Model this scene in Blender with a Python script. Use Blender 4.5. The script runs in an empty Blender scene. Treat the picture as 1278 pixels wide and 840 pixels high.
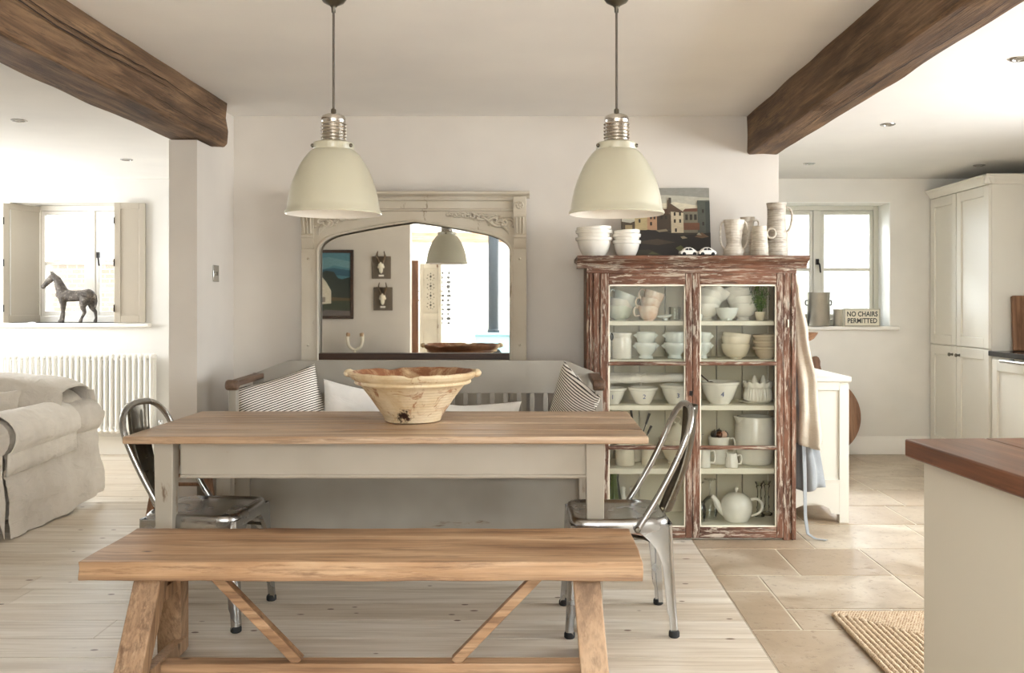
import bpy, bmesh, math, random
from mathutils import Vector, Matrix, noise, Euler
R = math.radians
PI = math.pi
S = bpy.context.scene
COL = S.collection
random.seed(11)

# ------------------------------------------------------------------ camera
F = 1160.0            # focal length in pixels of the 1278 px wide frame
EYE = 1.27
cd = bpy.data.cameras.new('camera')
cam = bpy.data.objects.new('camera', cd)
COL.objects.link(cam)
cam.location = (0, 0, EYE)
cam.rotation_euler = (R(90), 0, 0)
cd.sensor_width = 36
cd.lens = F / 1278 * 36
cd.shift_x = -31 / 1278
cd.shift_y = -42 / 1278
cd.clip_start = .05
S.camera = cam

# ------------------------------------------------------------------ world, lights, exposure
S.view_settings.view_transform = 'Standard'
S.view_settings.look = 'None'
S.view_settings.gamma = 1
S.view_settings.use_curve_mapping = False
S.view_settings.exposure = 0.64
S.cycles.use_denoising = True
S.cycles.max_bounces = 9
S.cycles.diffuse_bounces = 6
S.cycles.glossy_bounces = 5
S.cycles.transparent_max_bounces = 12
S.cycles.transmission_bounces = 6
S.cycles.caustics_reflective = False
S.cycles.caustics_refractive = False
S.cycles.sample_clamp_indirect = 6
w = bpy.data.worlds.new('overcast_sky')
S.world = w
w.use_nodes = True
w.node_tree.nodes['Background'].inputs[0].default_value = (.93, .97, 1, 1)
w.node_tree.nodes['Background'].inputs[1].default_value = 6.5


def area(name, loc, rot, sx, sy, power, col=(1, 1, 1), portal=False):
    l = bpy.data.lights.new(name, 'AREA')
    l.shape = 'RECTANGLE'
    l.size = sx
    l.size_y = sy
    l.energy = power
    l.color = col
    l.cycles.is_portal = portal
    o = bpy.data.objects.new(name, l)
    o.location = loc
    o.rotation_euler = rot
    COL.objects.link(o)
    return o


# daylight: portals in the two windows in view, area lights in side windows and rooflight, added fill over the windows and at the rear
area('portal_left', (-3.9, 8.16, 1.6), (R(-90), 0, 0), 1.05, 1.0, 1, portal=True)
area('portal_right', (2.3, 8.16, 1.6), (R(-90), 0, 0), 1.3, 1.0, 1, portal=True)
area('daylight_left_wall', (-5.3, 6.8, 1.45), (0, R(-78), 0), 1.0, 1.2, 42, (.93, .97, 1))
area('daylight_right_wall', (4.0, 3.5, 1.5), (0, R(76), 0), 1.2, 2.6, 80, (.93, .97, 1))
area('sky_fill_over_left_window', (-3.93, 9.1, 3.0), (R(-52), 0, 0), 1.3, .9, 320, (.95, .975, 1))  # added lamp outside above the window, boosts the sky light indoors
area('sky_fill_over_right_window', (2.3, 9.1, 3.0), (R(-52), 0, 0), 1.5, .9, 620, (.95, .975, 1))  # added lamp outside, out of view, to brighten the kitchen
area('daylight_rooflight', (0.0, -2.2, 2.93), (R(12), 0, 0), 4.2, 2.6, 120, (.92, .965, 1))
area('rear_fill_light', (.26, -4.17, 1.4), (R(90), 0, 0), 1.14, 1.9, 50, (.92, .965, 1))  # added frontal fill behind the camera, kept out of the mirror and cabinet glass


# ------------------------------------------------------------------ small helpers
def px(x, Y):
    return (x - 670) * Y / F


def pz(y, Y):
    return EYE - (y - 378) * Y / F


def lin(c):
    o = []
    for v in c[:3]:
        v = v / 255
        o.append(v / 12.92 if v <= .04045 else ((v + .055) / 1.055) ** 2.4)
    return (*o, 1)


def nz(x, y, z, s=1.0):
    return noise.noise(Vector((x * s, y * s, z * s)))


class MB:
    """collects geometry and links it as one mesh object"""

    def __init__(s):
        s.v = []
        s.f = []
        s.m = []
        s.sm = []
        s.tone = []
        s.col = []
        s.mg = set()

    def add(s, verts, faces, mi=0, sm=False, M=None, tone=.5, col=None):
        n = len(s.v)
        for p in verts:
            p = Vector(p)
            s.v.append(M @ p if M else p)
        if sm:
            s.mg.update(range(n, len(s.v)))
        for f in faces:
            s.f.append([i + n for i in f])
            s.m.append(mi)
            s.sm.append(sm)
            s.tone.append(tone)
            s.col.append(col or (.5, .5, .5, 1))
        return s

    def box(s, x0, x1, y0, y1, z0, z1, mi=0, M=None, tone=.5):
        v = [(x, y, z) for x in (x0, x1) for y in (y0, y1) for z in (z0, z1)]
        f = [(0, 1, 3, 2), (4, 6, 7, 5), (0, 4, 5, 1), (2, 3, 7, 6), (0, 2, 6, 4), (1, 5, 7, 3)]
        return s.add(v, f, mi, False, M, tone)

    def bar(s, p, q, w, d, up=(0, 0, 1), mi=0, w2=None, d2=None):
        p = Vector(p)
        q = Vector(q)
        t = (q - p).normalized()
        a = t.cross(Vector(up))
        if a.length < 1e-4:
            a = t.cross(Vector((1, 0, 0)))
        a.normalize()
        b = a.cross(t)
        w2 = w2 or w
        d2 = d2 or d
        v = []
        for o, ww, dd in ((p, w, d), (q, w2, d2)):
            for i, j in ((-1, -1), (1, -1), (1, 1), (-1, 1)):
                v.append(o + a * i * ww / 2 + b * j * dd / 2)
        return s.add(v, [(3, 2, 1, 0), (4, 5, 6, 7), (0, 1, 5, 4), (1, 2, 6, 5), (2, 3, 7, 6), (3, 0, 4, 7)], mi)

    def lathe(s, prof, seg=32, c=(0, 0, 0), mi=0, M=None, fn=None):
        v = []
        n = len(prof)
        for k in range(seg):
            a = 2 * PI * k / seg
            for r, z in prof:
                if fn:
                    r, z = fn(r, z, a)
                v.append((c[0] + r * math.cos(a), c[1] + r * math.sin(a), c[2] + z))
        f = []
        for k in range(seg):
            k2 = (k + 1) % seg
            for i in range(n - 1):
                f.append((k * n + i, k2 * n + i, k2 * n + i + 1, k * n + i + 1))
        return s.add(v, f, mi, True, M)

    def tube(s, pts, r, seg=8, closed=False, mi=0, M=None):
        pts = [Vector(p) for p in pts]
        n = len(pts)
        rr = r if isinstance(r, (list, tuple)) else [r] * n
        v = []
        ref = None
        for i, p in enumerate(pts):
            if closed:
                t = pts[(i + 1) % n] - pts[i - 1]
            else:
                t = pts[min(i + 1, n - 1)] - pts[max(i - 1, 0)]
            t.normalize()
            if ref is None:
                ref = Vector((0, 0, 1)) if abs(t.z) < .9 else Vector((1, 0, 0))
            a = ref - t * ref.dot(t)
            if a.length < 1e-5:
                a = t.orthogonal()
            a.normalize()
            ref = a
            b = t.cross(a)
            for k in range(seg):
                an = 2 * PI * k / seg
                v.append(p + (a * math.cos(an) + b * math.sin(an)) * rr[i])
        f = []
        for i in range(n if closed else n - 1):
            j = (i + 1) % n
            for k in range(seg):
                k2 = (k + 1) % seg
                f.append((i * seg + k, i * seg + k2, j * seg + k2, j * seg + k))
        if not closed:
            f.append(tuple(range(seg))[::-1])
            f.append(tuple((n - 1) * seg + k for k in range(seg)))
        return s.add(v, f, mi, True, M)

    def prism(s, poly, a0, a1, axis='y', mi=0, M=None, sm=False):
        """poly: 2D points; axis y: (x,z), x: (y,z), z: (x,y)"""
        def P(p, a):
            return {'y': (p[0], a, p[1]), 'x': (a, p[0], p[1]), 'z': (p[0], p[1], a)}[axis]
        n = len(poly)
        v = [P(p, a0) for p in poly] + [P(p, a1) for p in poly]
        f = [tuple(range(n))[::-1], tuple(range(n, 2 * n))]
        s.add(v, f, mi, False, M)
        s.add(v, [(i, (i + 1) % n, n + (i + 1) % n, n + i) for i in range(n)], mi, sm, M)
        return s

    def grid(s, fn, nu, nv, cu=False, cv=False, mi=0, M=None):
        v = []
        for i in range(nu):
            for j in range(nv):
                v.append(fn(i / (nu if cu else nu - 1), j / (nv if cv else nv - 1)))
        f = []
        for i in range(nu if cu else nu - 1):
            for j in range(nv if cv else nv - 1):
                i2 = (i + 1) % nu
                j2 = (j + 1) % nv
                f.append((i * nv + j, i2 * nv + j, i2 * nv + j2, i * nv + j2))
        return s.add(v, f, mi, True, M)

    def sphere(s, c, r, seg=12, mi=0, sc=(1, 1, 1)):
        prof = [(r * math.sin(PI * i / (seg // 2 + 2)) * 1.0, -r * math.cos(PI * i / (seg // 2 + 2))) for i in range(seg // 2 + 3)]
        M = Matrix.Translation(Vector(c)) @ Matrix.Diagonal((*sc, 1))
        return s.lathe(prof, seg, (0, 0, 0), mi, M)

    def build(s, name, mats, parent=None, loc=None, rot=None, bevel=0, seg=2, sub=0, sharp=38, solid=0):
        me = bpy.data.meshes.new(name)
        me.from_pydata([tuple(p) for p in s.v], [], s.f)
        me.polygons.foreach_set('material_index', s.m)
        me.polygons.foreach_set('use_smooth', s.sm)
        at = me.attributes.new('tone', 'FLOAT', 'FACE')
        at.data.foreach_set('value', s.tone)
        ca = me.attributes.new('paint', 'FLOAT_COLOR', 'FACE')
        ca.data.foreach_set('color', [c for q in s.col for c in q])
        bm = bmesh.new()
        bm.from_mesh(me)
        bm.verts.ensure_lookup_table()
        bmesh.ops.remove_doubles(bm, verts=[bm.verts[i] for i in s.mg], dist=2e-6)
        bmesh.ops.recalc_face_normals(bm, faces=bm.faces)
        bm.to_mesh(me)
        bm.free()
        me.set_sharp_from_angle(angle=R(sharp))
        o = bpy.data.objects.new(name, me)
        COL.objects.link(o)
        for m in (mats if isinstance(mats, (list, tuple)) else [mats]):
            me.materials.append(m)
        if parent:
            o.parent = parent
        if loc is not None:
            o.location = loc
        if rot is not None:
            o.rotation_euler = rot
        if solid:
            d = o.modifiers.new('solid', 'SOLIDIFY')
            d.thickness = solid
            d.offset = 0
        if bevel:
            b = o.modifiers.new('bevel', 'BEVEL')
            b.width = bevel
            b.segments = seg
            b.limit_method = 'ANGLE'
            b.angle_limit = R(35)
        if sub:
            b = o.modifiers.new('sub', 'SUBSURF')
            b.levels = sub
            b.render_levels = sub
        return o


def tag(o, label, cat, group=None, kind=None):
    o['label'] = label
    if cat:
        o['category'] = cat
    if group:
        o['group'] = group
    if kind:
        o['kind'] = kind
    return o


def thing(name, label, cat, loc=(0, 0, 0), rotz=0, group=None):
    o = bpy.data.objects.new(name, None)
    o.empty_display_size = .1
    COL.objects.link(o)
    o.location = loc
    o.rotation_euler = (0, 0, rotz)
    return tag(o, label, cat, group)


def struct(o, label=None):
    o['kind'] = 'structure'
    if label:
        o['label'] = label
    return o


def dup(root, loc, rot=None, label=None):
    r = root.copy()
    COL.objects.link(r)
    r.location = loc
    if rot is not None:
        r.rotation_euler = rot
    if label:
        r['label'] = label
    for ch in list(root.children):
        c = ch.copy()
        COL.objects.link(c)
        c.parent = r
        for g in list(ch.children):
            d = g.copy()
            COL.objects.link(d)
            d.parent = c
    return r


# ------------------------------------------------------------------ materials
class Mat:
    def __init__(s, name, base=(200, 200, 200), rough=.5, metal=0, spec=.5, **kw):
        s.m = bpy.data.materials.new(name)
        s.m.use_nodes = True
        s.nt = s.m.node_tree
        s.b = s.nt.nodes['Principled BSDF']
        s.b.inputs['Base Color'].default_value = lin(base)
        s.b.inputs['Roughness'].default_value = rough
        s.b.inputs['Metallic'].default_value = metal
        s.b.inputs['Specular IOR Level'].default_value = spec
        for k, v in kw.items():
            s.b.inputs[k].default_value = v
        s.hs = []

    def n(s, t, **kw):
        x = s.nt.nodes.new(t)
        for k, v in kw.items():
            setattr(x, k, v)
        return x

    def l(s, a, b):
        s.nt.links.new(a, b)

    def vec(s, scale=(1, 1, 1), rot=(0, 0, 0), kind='Object'):
        t = s.n('ShaderNodeTexCoord')
        m = s.n('ShaderNodeMapping')
        m.inputs['Scale'].default_value = scale
        m.inputs['Rotation'].default_value = rot
        s.l(t.outputs[kind], m.inputs['Vector'])
        return m.outputs[0]

    def noise(s, vec, scale=5, detail=4, rough=.55, dist=0):
        x = s.n('ShaderNodeTexNoise')
        x.inputs['Scale'].default_value = scale
        x.inputs['Detail'].default_value = detail
        x.inputs['Roughness'].default_value = rough
        x.inputs['Distortion'].default_value = dist
        s.l(vec, x.inputs['Vector'])
        return x.outputs[0]

    def voro(s, vec, scale=5, feature='F1'):
        x = s.n('ShaderNodeTexVoronoi', feature=feature)
        x.inputs['Scale'].default_value = scale
        s.l(vec, x.inputs['Vector'])
        return x.outputs['Distance']

    def wave(s, vec, scale=5, dist=0, dscale=1, direction='X', profile='SIN'):
        x = s.n('ShaderNodeTexWave', bands_direction=direction, wave_profile=profile)
        x.inputs['Scale'].default_value = scale
        x.inputs['Distortion'].default_value = dist
        x.inputs['Detail Scale'].default_value = dscale
        s.l(vec, x.inputs['Vector'])
        return x.outputs['Fac']

    def attr(s, name):
        x = s.n('ShaderNodeAttribute', attribute_name=name)
        return x

    def ramp(s, fac, stops):
        x = s.n('ShaderNodeValToRGB')
        e = x.color_ramp.elements
        while len(e) < len(stops):
            e.new(.5)
        for el, (p, c) in zip(e, stops):
            el.position = p
            el.color = c if len(c) == 4 and max(c) <= 1 else lin(c)
        s.l(fac, x.inputs[0])
        return x.outputs[0]

    def bw(s, fac, a, b):
        return s.ramp(fac, [(a, (0, 0, 0, 1)), (b, (1, 1, 1, 1))])

    def mix(s, fac, a, b, blend='MIX'):
        x = s.n('ShaderNodeMix', data_type='RGBA', blend_type=blend)
        for sock, v in ((x.inputs[0], fac), (x.inputs[6], a), (x.inputs[7], b)):
            if isinstance(v, (int, float)):
                sock.default_value = v
            elif isinstance(v, tuple):
                sock.default_value = lin(v)
            else:
                s.l(v, sock)
        return x.outputs[2]

    def math(s, op, a, b=0.0):
        x = s.n('ShaderNodeMath', operation=op)
        for sock, v in ((x.inputs[0], a), (x.inputs[1], b)):
            if isinstance(v, (int, float)):
                sock.default_value = v
            else:
                s.l(v, sock)
        return x.outputs[0]

    def color(s, c):
        s.l(c, s.b.inputs['Base Color'])
        return s

    def rough(s, c):
        s.l(c, s.b.inputs['Roughness'])
        return s

    def bump(s, h, strength=.3, dist=.01):
        x = s.n('ShaderNodeBump')
        x.inputs['Strength'].default_value = strength
        x.inputs['Distance'].default_value = dist
        s.l(h, x.inputs['Height'])
        prev = s.b.inputs['Normal'].links
        if prev:
            s.l(prev[0].from_socket, x.inputs['Normal'])
        s.l(x.outputs[0], s.b.inputs['Normal'])
        return s


def plaster(name, c, rough=.85, amt=.06):
    m = Mat(name, c, rough, spec=.25)
    n1 = m.noise(m.vec(), 1.3, 3)
    c2 = tuple(int(v * (1 - amt)) for v in c)
    m.color(m.mix(m.bw(n1, .35, .7), c, c2))
    m.bump(m.noise(m.vec(), 38, 4), .08, .004)
    m.bump(m.noise(m.vec(), 3.5, 2), .12, .01)
    return m.m


def wood(name, dark, mid, light, axis=0, rough=.5, fine=1.0, bump=.25, knots=0, worn=None, spec=.4):
    m = Mat(name, mid, rough, spec=spec)
    sc = [9 * fine] * 3
    sc[axis] = .7 * fine
    v = m.vec(tuple(sc))
    n1 = m.noise(v, 1.6, 6, .6, .6)
    sc2 = [105 * fine] * 3
    sc2[axis] = 1.6 * fine
    n2 = m.noise(m.vec(tuple(sc2)), 1.4, 3)
    n3 = m.noise(m.vec(), 1.7, 2)
    c = m.ramp(n1, [(.28, dark), (.5, mid), (.72, light)])
    c = m.mix(m.math('MULTIPLY', m.bw(n2, .45, .7), .6), c, dark)
    c = m.mix(m.math('MULTIPLY', m.bw(m.noise(m.vec(tuple(q * 2.2 for q in sc)), 2.0, 6, .75), .52, .62), .7), c, dark)
    c = m.mix(m.math('MULTIPLY', m.bw(n3, .4, .7), .35), c, light)
    if worn:
        c = m.mix(m.math('MULTIPLY', m.bw(m.noise(m.vec(), 2.6, 5, .65), .5, .68), .8), c, worn)
    if knots:
        ks = [5.5] * 3
        ks[axis] = 2.6
        k = m.voro(m.vec(tuple(ks)), 1.0)
        kk = m.bw(m.math('ADD', k, m.math('MULTIPLY', n1, .12)), .09, .13)
        c = m.mix(kk, tuple(int(q * .62) for q in dark), c)
    m.color(c)
    m.bump(n2, bump, .003)
    m.bump(n1, bump * .5, .004)
    return m.m


def worn_paint(name, paint, under, amt=.5, scale=14, rough=.55, axis=2, paint2=None, streak=False):
    """old paint, chipped along the grain so that the layer below shows"""
    m = Mat(name, paint, rough, spec=.35)
    sc = [1.0] * 3
    sc[axis] = .2
    n1 = m.noise(m.vec(tuple(sc)), scale, 7, .68, .3)
    n2 = m.noise(m.vec(), 2.3, 3)
    fac = m.bw(m.math('ADD', n1, m.math('MULTIPLY', m.math('SUBTRACT', n2, .5), .35)), amt - .03, amt + .03)
    g = [40] * 3
    g[axis] = 2
    grain = m.noise(m.vec(tuple(g)), 1.2, 3)
    und = m.mix(m.bw(grain, .35, .7), under, tuple(int(q * .62) for q in under))
    pnt = m.mix(m.bw(n2, .35, .65), paint, paint2 or tuple(int(q * .9) for q in paint))
    if streak:
        q = [75.0] * 3
        q[axis] = 5
        s1 = m.noise(m.vec(tuple(q)), 1.0, 5, .7)
        pnt = m.mix(m.math('MULTIPLY', m.bw(s1, .52, .62), .7), pnt, under)
        q[axis] = 9
        s2 = m.noise(m.vec(tuple(q), (.1, .2, .3)), .8, 5, .7)
        pnt = m.mix(m.math('MULTIPLY', m.bw(s2, .52, .64), .75), pnt, tuple(int(z * .5) for z in paint))
    m.color(m.mix(fac, pnt, und))
    m.bump(fac, .25, -.002)
    m.bump(grain, .12, .002)
    return m.m


def fabric(name, c, c2=None, scale=240, wr=.5, wscale=7, rough=.95):
    m = Mat(name, c, rough, spec=.15, **{'Sheen Weight': .25})
    n = m.noise(m.vec(), 4, 4)
    m.color(m.mix(m.bw(n, .35, .7), c, c2 or tuple(int(v * .93) for v in c)))
    m.bump(m.noise(m.vec((1, 1, 1)), scale, 2), .18, .002)
    m.bump(m.noise(m.vec((1, .6, 1.4)), wscale, 5, .6, 1.2), wr, .02)
    return m.m


def glazed(name, c, c2=None, rough=.22, crackle=0):
    m = Mat(name, c, rough, spec=.5, **{'Coat Weight': .3, 'Coat Roughness': .08})
    n = m.noise(m.vec(), 9, 4)
    m.color(m.mix(m.bw(n, .4, .75), c, c2 or tuple(int(v * .95) for v in c)))
    m.bump(m.noise(m.vec(), 30, 2), .05, .003)
    return m.m


def steel(name, c, rough=.3, blotch=.25):
    m = Mat(name, c, rough, 1)
    n = m.noise(m.vec(), 5, 4, .6, .4)
    m.color(m.mix(m.bw(n, .3, .75), c, tuple(int(v * (1 - blotch)) for v in c)))
    m.rough(m.ramp(m.noise(m.vec(), 5, 3), [(.3, (rough * .85,) * 3 + (1,)), (.7, (min(1, rough * 1.2),) * 3 + (1,))]))
    return m.m


def pane_mat(name, tint=(250, 252, 252), refl=.9):
    """thin clear glass: straight-through transmission with a fresnel reflection"""
    m = bpy.data.materials.new(name)
    m.use_nodes = True
    nt = m.node_tree
    nt.nodes.clear()
    o = nt.nodes.new('ShaderNodeOutputMaterial')
    t = nt.nodes.new('ShaderNodeBsdfTransparent')
    t.inputs[0].default_value = lin(tint)
    g = nt.nodes.new('ShaderNodeBsdfGlossy')
    g.inputs['Roughness'].default_value = .02
    fr = nt.nodes.new('ShaderNodeFresnel')
    fr.inputs[0].default_value = 1.45
    mu = nt.nodes.new('ShaderNodeMath')
    mu.operation = 'MULTIPLY'
    mu.inputs[1].default_value = refl
    mx = nt.nodes.new('ShaderNodeMixShader')
    nt.links.new(fr.outputs[0], mu.inputs[0])
    nt.links.new(mu.outputs[0], mx.inputs[0])
    nt.links.new(t.outputs[0], mx.inputs[1])
    nt.links.new(g.outputs[0], mx.inputs[2])
    nt.links.new(mx.outputs[0], o.inputs[0])
    return m


WALL = plaster('warm_stone_wall_paint', (216, 209, 199))
WHITE_WALL = plaster('white_wall_paint', (228, 225, 219))
CEIL = plaster('ceiling_paint', (241, 238, 233), amt=.03)
CEILW = plaster('white_ceiling_paint', (236, 234, 230), amt=.03)
GLOSSW = Mat('white_gloss_paint', (236, 232, 224), .35).m
SASH = Mat('grey_green_window_paint', (206, 203, 190), .4).m
SHUT = plaster('grey_shutter_paint', (188, 179, 164), .55, .04)
GLASS = pane_mat('window_glass')
GLASS2 = pane_mat('old_cabinet_glass', (253, 254, 252), .6)
OAK = wood('old_oak_beam', (50, 36, 26), (104, 78, 55), (148, 118, 88), 1, .7, 1.5, .9, 0)
PINE = wood('waxed_pine_top', (122, 94, 70), (184, 154, 124), (212, 190, 164), 0, .38, .8, .3, 0)
BENCHW = wood('reclaimed_pine', (104, 72, 48), (172, 135, 100), (206, 176, 142), 0, .48, .7, .5, 1)
BENCHL = wood('reclaimed_pine_upright', (96, 70, 48), (160, 128, 98), (194, 164, 132), 2, .6, .7, .5, 1)
DARKW = wood('dark_stained_wood', (38, 24, 16), (62, 40, 26), (88, 58, 38), 0, .45)
ISLW = wood('oiled_iroko_worktop', (60, 34, 22), (112, 68, 44), (150, 104, 72), 1, .28, .8, .1)
CHOPW = wood('chopping_board_wood', (92, 62, 42), (136, 98, 70), (164, 126, 96), 2, .5)
GREYP = worn_paint('worn_stone_grey_paint', (176, 168, 154), (138, 114, 90), .66, 9, .6, 0, (164, 155, 140))
GREYPV = worn_paint('worn_stone_grey_paint_upright', (176, 168, 154), (138, 114, 90), .66, 9, .6, 2, (164, 155, 140))
SETTLE = worn_paint('settle_paint', (160, 154, 143), (120, 92, 68), .70, 8, .55, 0, (146, 139, 128))
ARMW = wood('worn_arm_wood', (70, 52, 40), (112, 88, 70), (140, 116, 96), 1, .5)
MIRP = worn_paint('mirror_frame_paint', (198, 190, 174), (146, 124, 98), .67, 16, .6, 2, (184, 173, 153))
CABP = worn_paint('stripped_red_paint', (128, 88, 67), (204, 190, 172), .59, 60, .7, 2, (86, 58, 45), True)
CABPH = worn_paint('stripped_red_paint_across', (128, 88, 67), (204, 190, 172), .59, 60, .7, 0, (86, 58, 45), True)
CREAM = plaster('cabinet_inside_paint', (216, 207, 184), .6, .08)
SHELFP = plaster('shelf_paint', (238, 232, 214), .5, .03)
CER = glazed('white_ironstone', (238, 234, 224))
CERC = glazed('cream_glaze', (234, 224, 202))
CERB = glazed('bluish_white_glaze', (226, 230, 224))
CERP = glazed('peach_stained_glaze', (232, 216, 198), (206, 160, 126))
CERG = glazed('beige_glaze', (212, 196, 172))
CERGR = glazed('pale_green_tinted_glaze', (226, 228, 214), (198, 206, 186))
BLUE = Mat('cobalt_blue_print', (46, 74, 140), .4).m
INK = Mat('black_paint', (22, 22, 24), .5).m
STEEL = steel('brushed_galvanised_steel', (188, 187, 184), .25, .15)
STEELD = steel('dark_gunmetal_steel', (128, 122, 110), .3, .35)
CHROME = Mat('chrome', (220, 220, 220), .12, 1).m
ALU = Mat('ribbed_aluminium', (205, 200, 192), .25, 1).m
IRON = Mat('dark_iron', (46, 42, 40), .5, .7).m
RUBBER = Mat('black_rubber', (20, 20, 20), .7).m
ENAM = Mat('putty_enamel', (190, 186, 166), .28, spec=.5).m
ENAMW = Mat('white_enamel', (240, 236, 228), .3).m
LINEN = fabric('natural_linen', (222, 215, 205), (206, 198, 187), 260, .9, 8)
LINENL = fabric('washed_cream_linen', (240, 234, 224), None, 260, .8, 8)
COTTON = fabric('white_cotton', (243, 240, 234), None, 300, .3, 5)
APRON = fabric('oatmeal_linen', (204, 194, 178), (184, 172, 154), 240, .5, 11)
APRONG = fabric('grey_blue_linen', (152, 156, 158), (134, 138, 141), 240, .35, 9)
KITP = Mat('cream_kitchen_paint', (228, 224, 213), .4).m
ISLP = plaster('island_paint', (190, 183, 168), .6, .03)
KITL = Mat('low_cupboard_cream', (212, 208, 196), .45).m
RADW = Mat('radiator_enamel', (240, 238, 232), .3).m
BLACKTOP = Mat('black_granite', (26, 26, 28), .18).m
MIRROR = Mat('silvered_glass', (236, 236, 232), .015, 1).m

# ------------------------------------------------------------------ floors
fm = Mat('scrubbed_floorboards', (206, 192, 174), .34, spec=.5)
n1 = fm.noise(fm.vec((.8, 11, 1)), 1.5, 6, .6, .5)
n2 = fm.noise(fm.vec((1.5, 60, 1)), 1.4, 3)
c = fm.ramp(n1, [(.28, (182, 166, 145)), (.5, (216, 206, 190)), (.72, (232, 225, 214))])
c = fm.mix(fm.math('MULTIPLY', fm.bw(n2, .45, .75), .55), c, (150, 130, 106))
tn = fm.attr('tone').outputs['Fac']
c = fm.mix(fm.math('MULTIPLY', tn, .35), c, (186, 164, 136))
kn = fm.voro(fm.vec((3.4, 7.4, 1)), 1.0)
c = fm.mix(fm.bw(fm.math('ADD', kn, fm.math('MULTIPLY', n1, .08)), .085, .115), (104, 72, 48), c)
kn2 = fm.voro(fm.vec((5, 9, 1), (0, 0, .3)), 1.0)
c = fm.mix(fm.bw(kn2, .06, .085), (104, 78, 58), c)
fm.color(c)
fm.rough(fm.ramp(n1, [(.3, (.3, .3, .3, 1)), (.7, (.44, .44, .44, 1))]))
fm.bump(n2, .12, .002)
FLOORM = fm.m

m = MB()
y = -4.2
k = 0
while y < 7.8:
    w_ = random.choice((.185, .195, .205, .2))
    x = -5.2
    while x < .83:
        L = random.uniform(2.2, 4.2)
        x1 = min(.83, x + L)
        if .83 - x1 < .5:
            x1 = .83
        m.box(x + .0012, x1 - .0012, y + .002, min(y + w_, 7.8) - .002, -.025, 0, tone=random.random())
        x = x1
    y += w_
struct(m.build('floor', FLOORM), 'pale scrubbed pine floorboards with dark knots')
m = MB()
m.box(-5.3, 4.0, -4.3, 8.2, -.12, -.022)
struct(m.build('floor_underlay', Mat('dark_gap', (70, 54, 40), .9).m))

fl = Mat('limestone_flags', (190, 172, 148), .3, spec=.5)
n1 = fl.noise(fl.vec(), 3, 5, .6, .5)
n2 = fl.noise(fl.vec(), 26, 5, .7)
c = fl.ramp(n1, [(.34, (152, 134, 111)), (.5, (180, 164, 142)), (.64, (200, 188, 169))])
c = fl.mix(fl.math('MULTIPLY', fl.attr('tone').outputs['Fac'], .7), c, (158, 136, 110))
pit = fl.bw(n2, .56, .64)
c = fl.mix(fl.math('MULTIPLY', pit, .45), c, (120, 100, 80))
fl.color(c)
fl.rough(fl.ramp(n1, [(.3, (.3, .3, .3, 1)), (.75, (.42, .42, .42, 1))]))
fl.bump(pit, .3, -.002)
m = MB()
rects = [(.83, 1.44, 4.8, 5.33), (1.44, 2.1, 4.8, 5.33), (2.1, 2.9, 4.8, 5.33), (2.9, 3.9, 4.8, 5.33),
         (.83, 1.23, 4.33, 4.8), (1.23, 1.66, 4.33, 4.8), (1.66, 2.35, 4.33, 4.8), (2.35, 3.1, 4.33, 4.8), (3.1, 3.9, 4.33, 4.8),
         (.83, 1.03, 4.09, 4.33), (.83, 1.03, 3.61, 4.09), (1.03, 1.66, 3.857, 4.33), (1.03, 1.47, 3.61, 3.857),
         (1.47, 2.2, 3.61, 3.857), (1.66, 2.5, 3.857, 4.33), (2.5, 3.9, 3.857, 4.33), (2.2, 3.9, 3.61, 3.857),
         (.83, 1.62, 3.05, 3.61), (1.62, 2.3, 3.05, 3.61), (2.3, 3.9, 3.05, 3.61)]
for ya, yb, step in ((5.33, 7.8, .49), (-4.2, 3.05, .518)):
    y = ya
    while y < yb - .02:
        y1 = min(yb, y + step)
        x = .83
        while x < 3.9:
            x1 = x + random.uniform(.45, .85)
            if 3.9 - x1 < .3:
                x1 = 3.9
            rects.append((x, x1, y, y1))
            x = x1
        y = y1
for x0, x1, y0, y1 in rects:
    m.box(x0 + .0055, x1 - .0055, y0 + .0055, y1 - .0055, -.025, 0, tone=random.random())
struct(m.build('floor_stone', fl.m), 'honed limestone flags laid beside the boards')
m = MB()
m.box(.832, 3.9, -4.2, 7.8, -.022, -.0025)
struct(m.build('floor_grout', plaster('pale_grout', (222, 214, 198))))


# ------------------------------------------------------------------ walls and ceilings
def wallbox(name, mat, *boxes):
    m = MB()
    for b in boxes:
        m.box(*b)
    return struct(m.build(name, mat))


def hole_wall_y(x0, x1, y0, y1, z1, hx0, hx1, hz0, hz1):
    return [(x0, hx0, y0, y1, 0, z1), (hx1, x1, y0, y1, 0, z1), (hx0, hx1, y0, y1, 0, hz0), (hx0, hx1, y0, y1, hz1, z1)]


CZ = 2.35
CZ2 = 2.312
wallbox('wall_back', WALL, (-1.76, 1.40, 5.38, 5.53, 0, CZ))
wallbox('wall_nib', WALL, (-1.90, -1.755, 4.80, 5.53, 0, 2.112), (-1.90, -1.755, 5.04, 5.53, 2.112, CZ))
wallbox('wall_living_right', WHITE_WALL, (-1.90, -1.76, 5.53, 7.8, 0, CZ))
wallbox('wall_kitchen_left', WHITE_WALL, (1.26, 1.40, 5.53, 7.8, 0, CZ))
# far wall with the two windows
LW = (-4.42, -3.44, 1.10, 2.112)
RW = (1.62, 2.966, 1.075, 2.116)
m = MB()
# the left opening has a splayed reveal on its left side
for b in hole_wall_y(-5.2, -1.9, 7.8, 8.15, CZ, LW[0], LW[1], LW[2], LW[3]):
    m.box(*b)
struct(m.build('wall_far_left', WHITE_WALL))
wallbox('wall_far_right', plaster('kitchen_wall_paint', (234, 230, 222)), *hole_wall_y(1.26, 3.9, 7.8, 8.15, CZ, RW[0], RW[1], RW[2], RW[3]))
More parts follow.
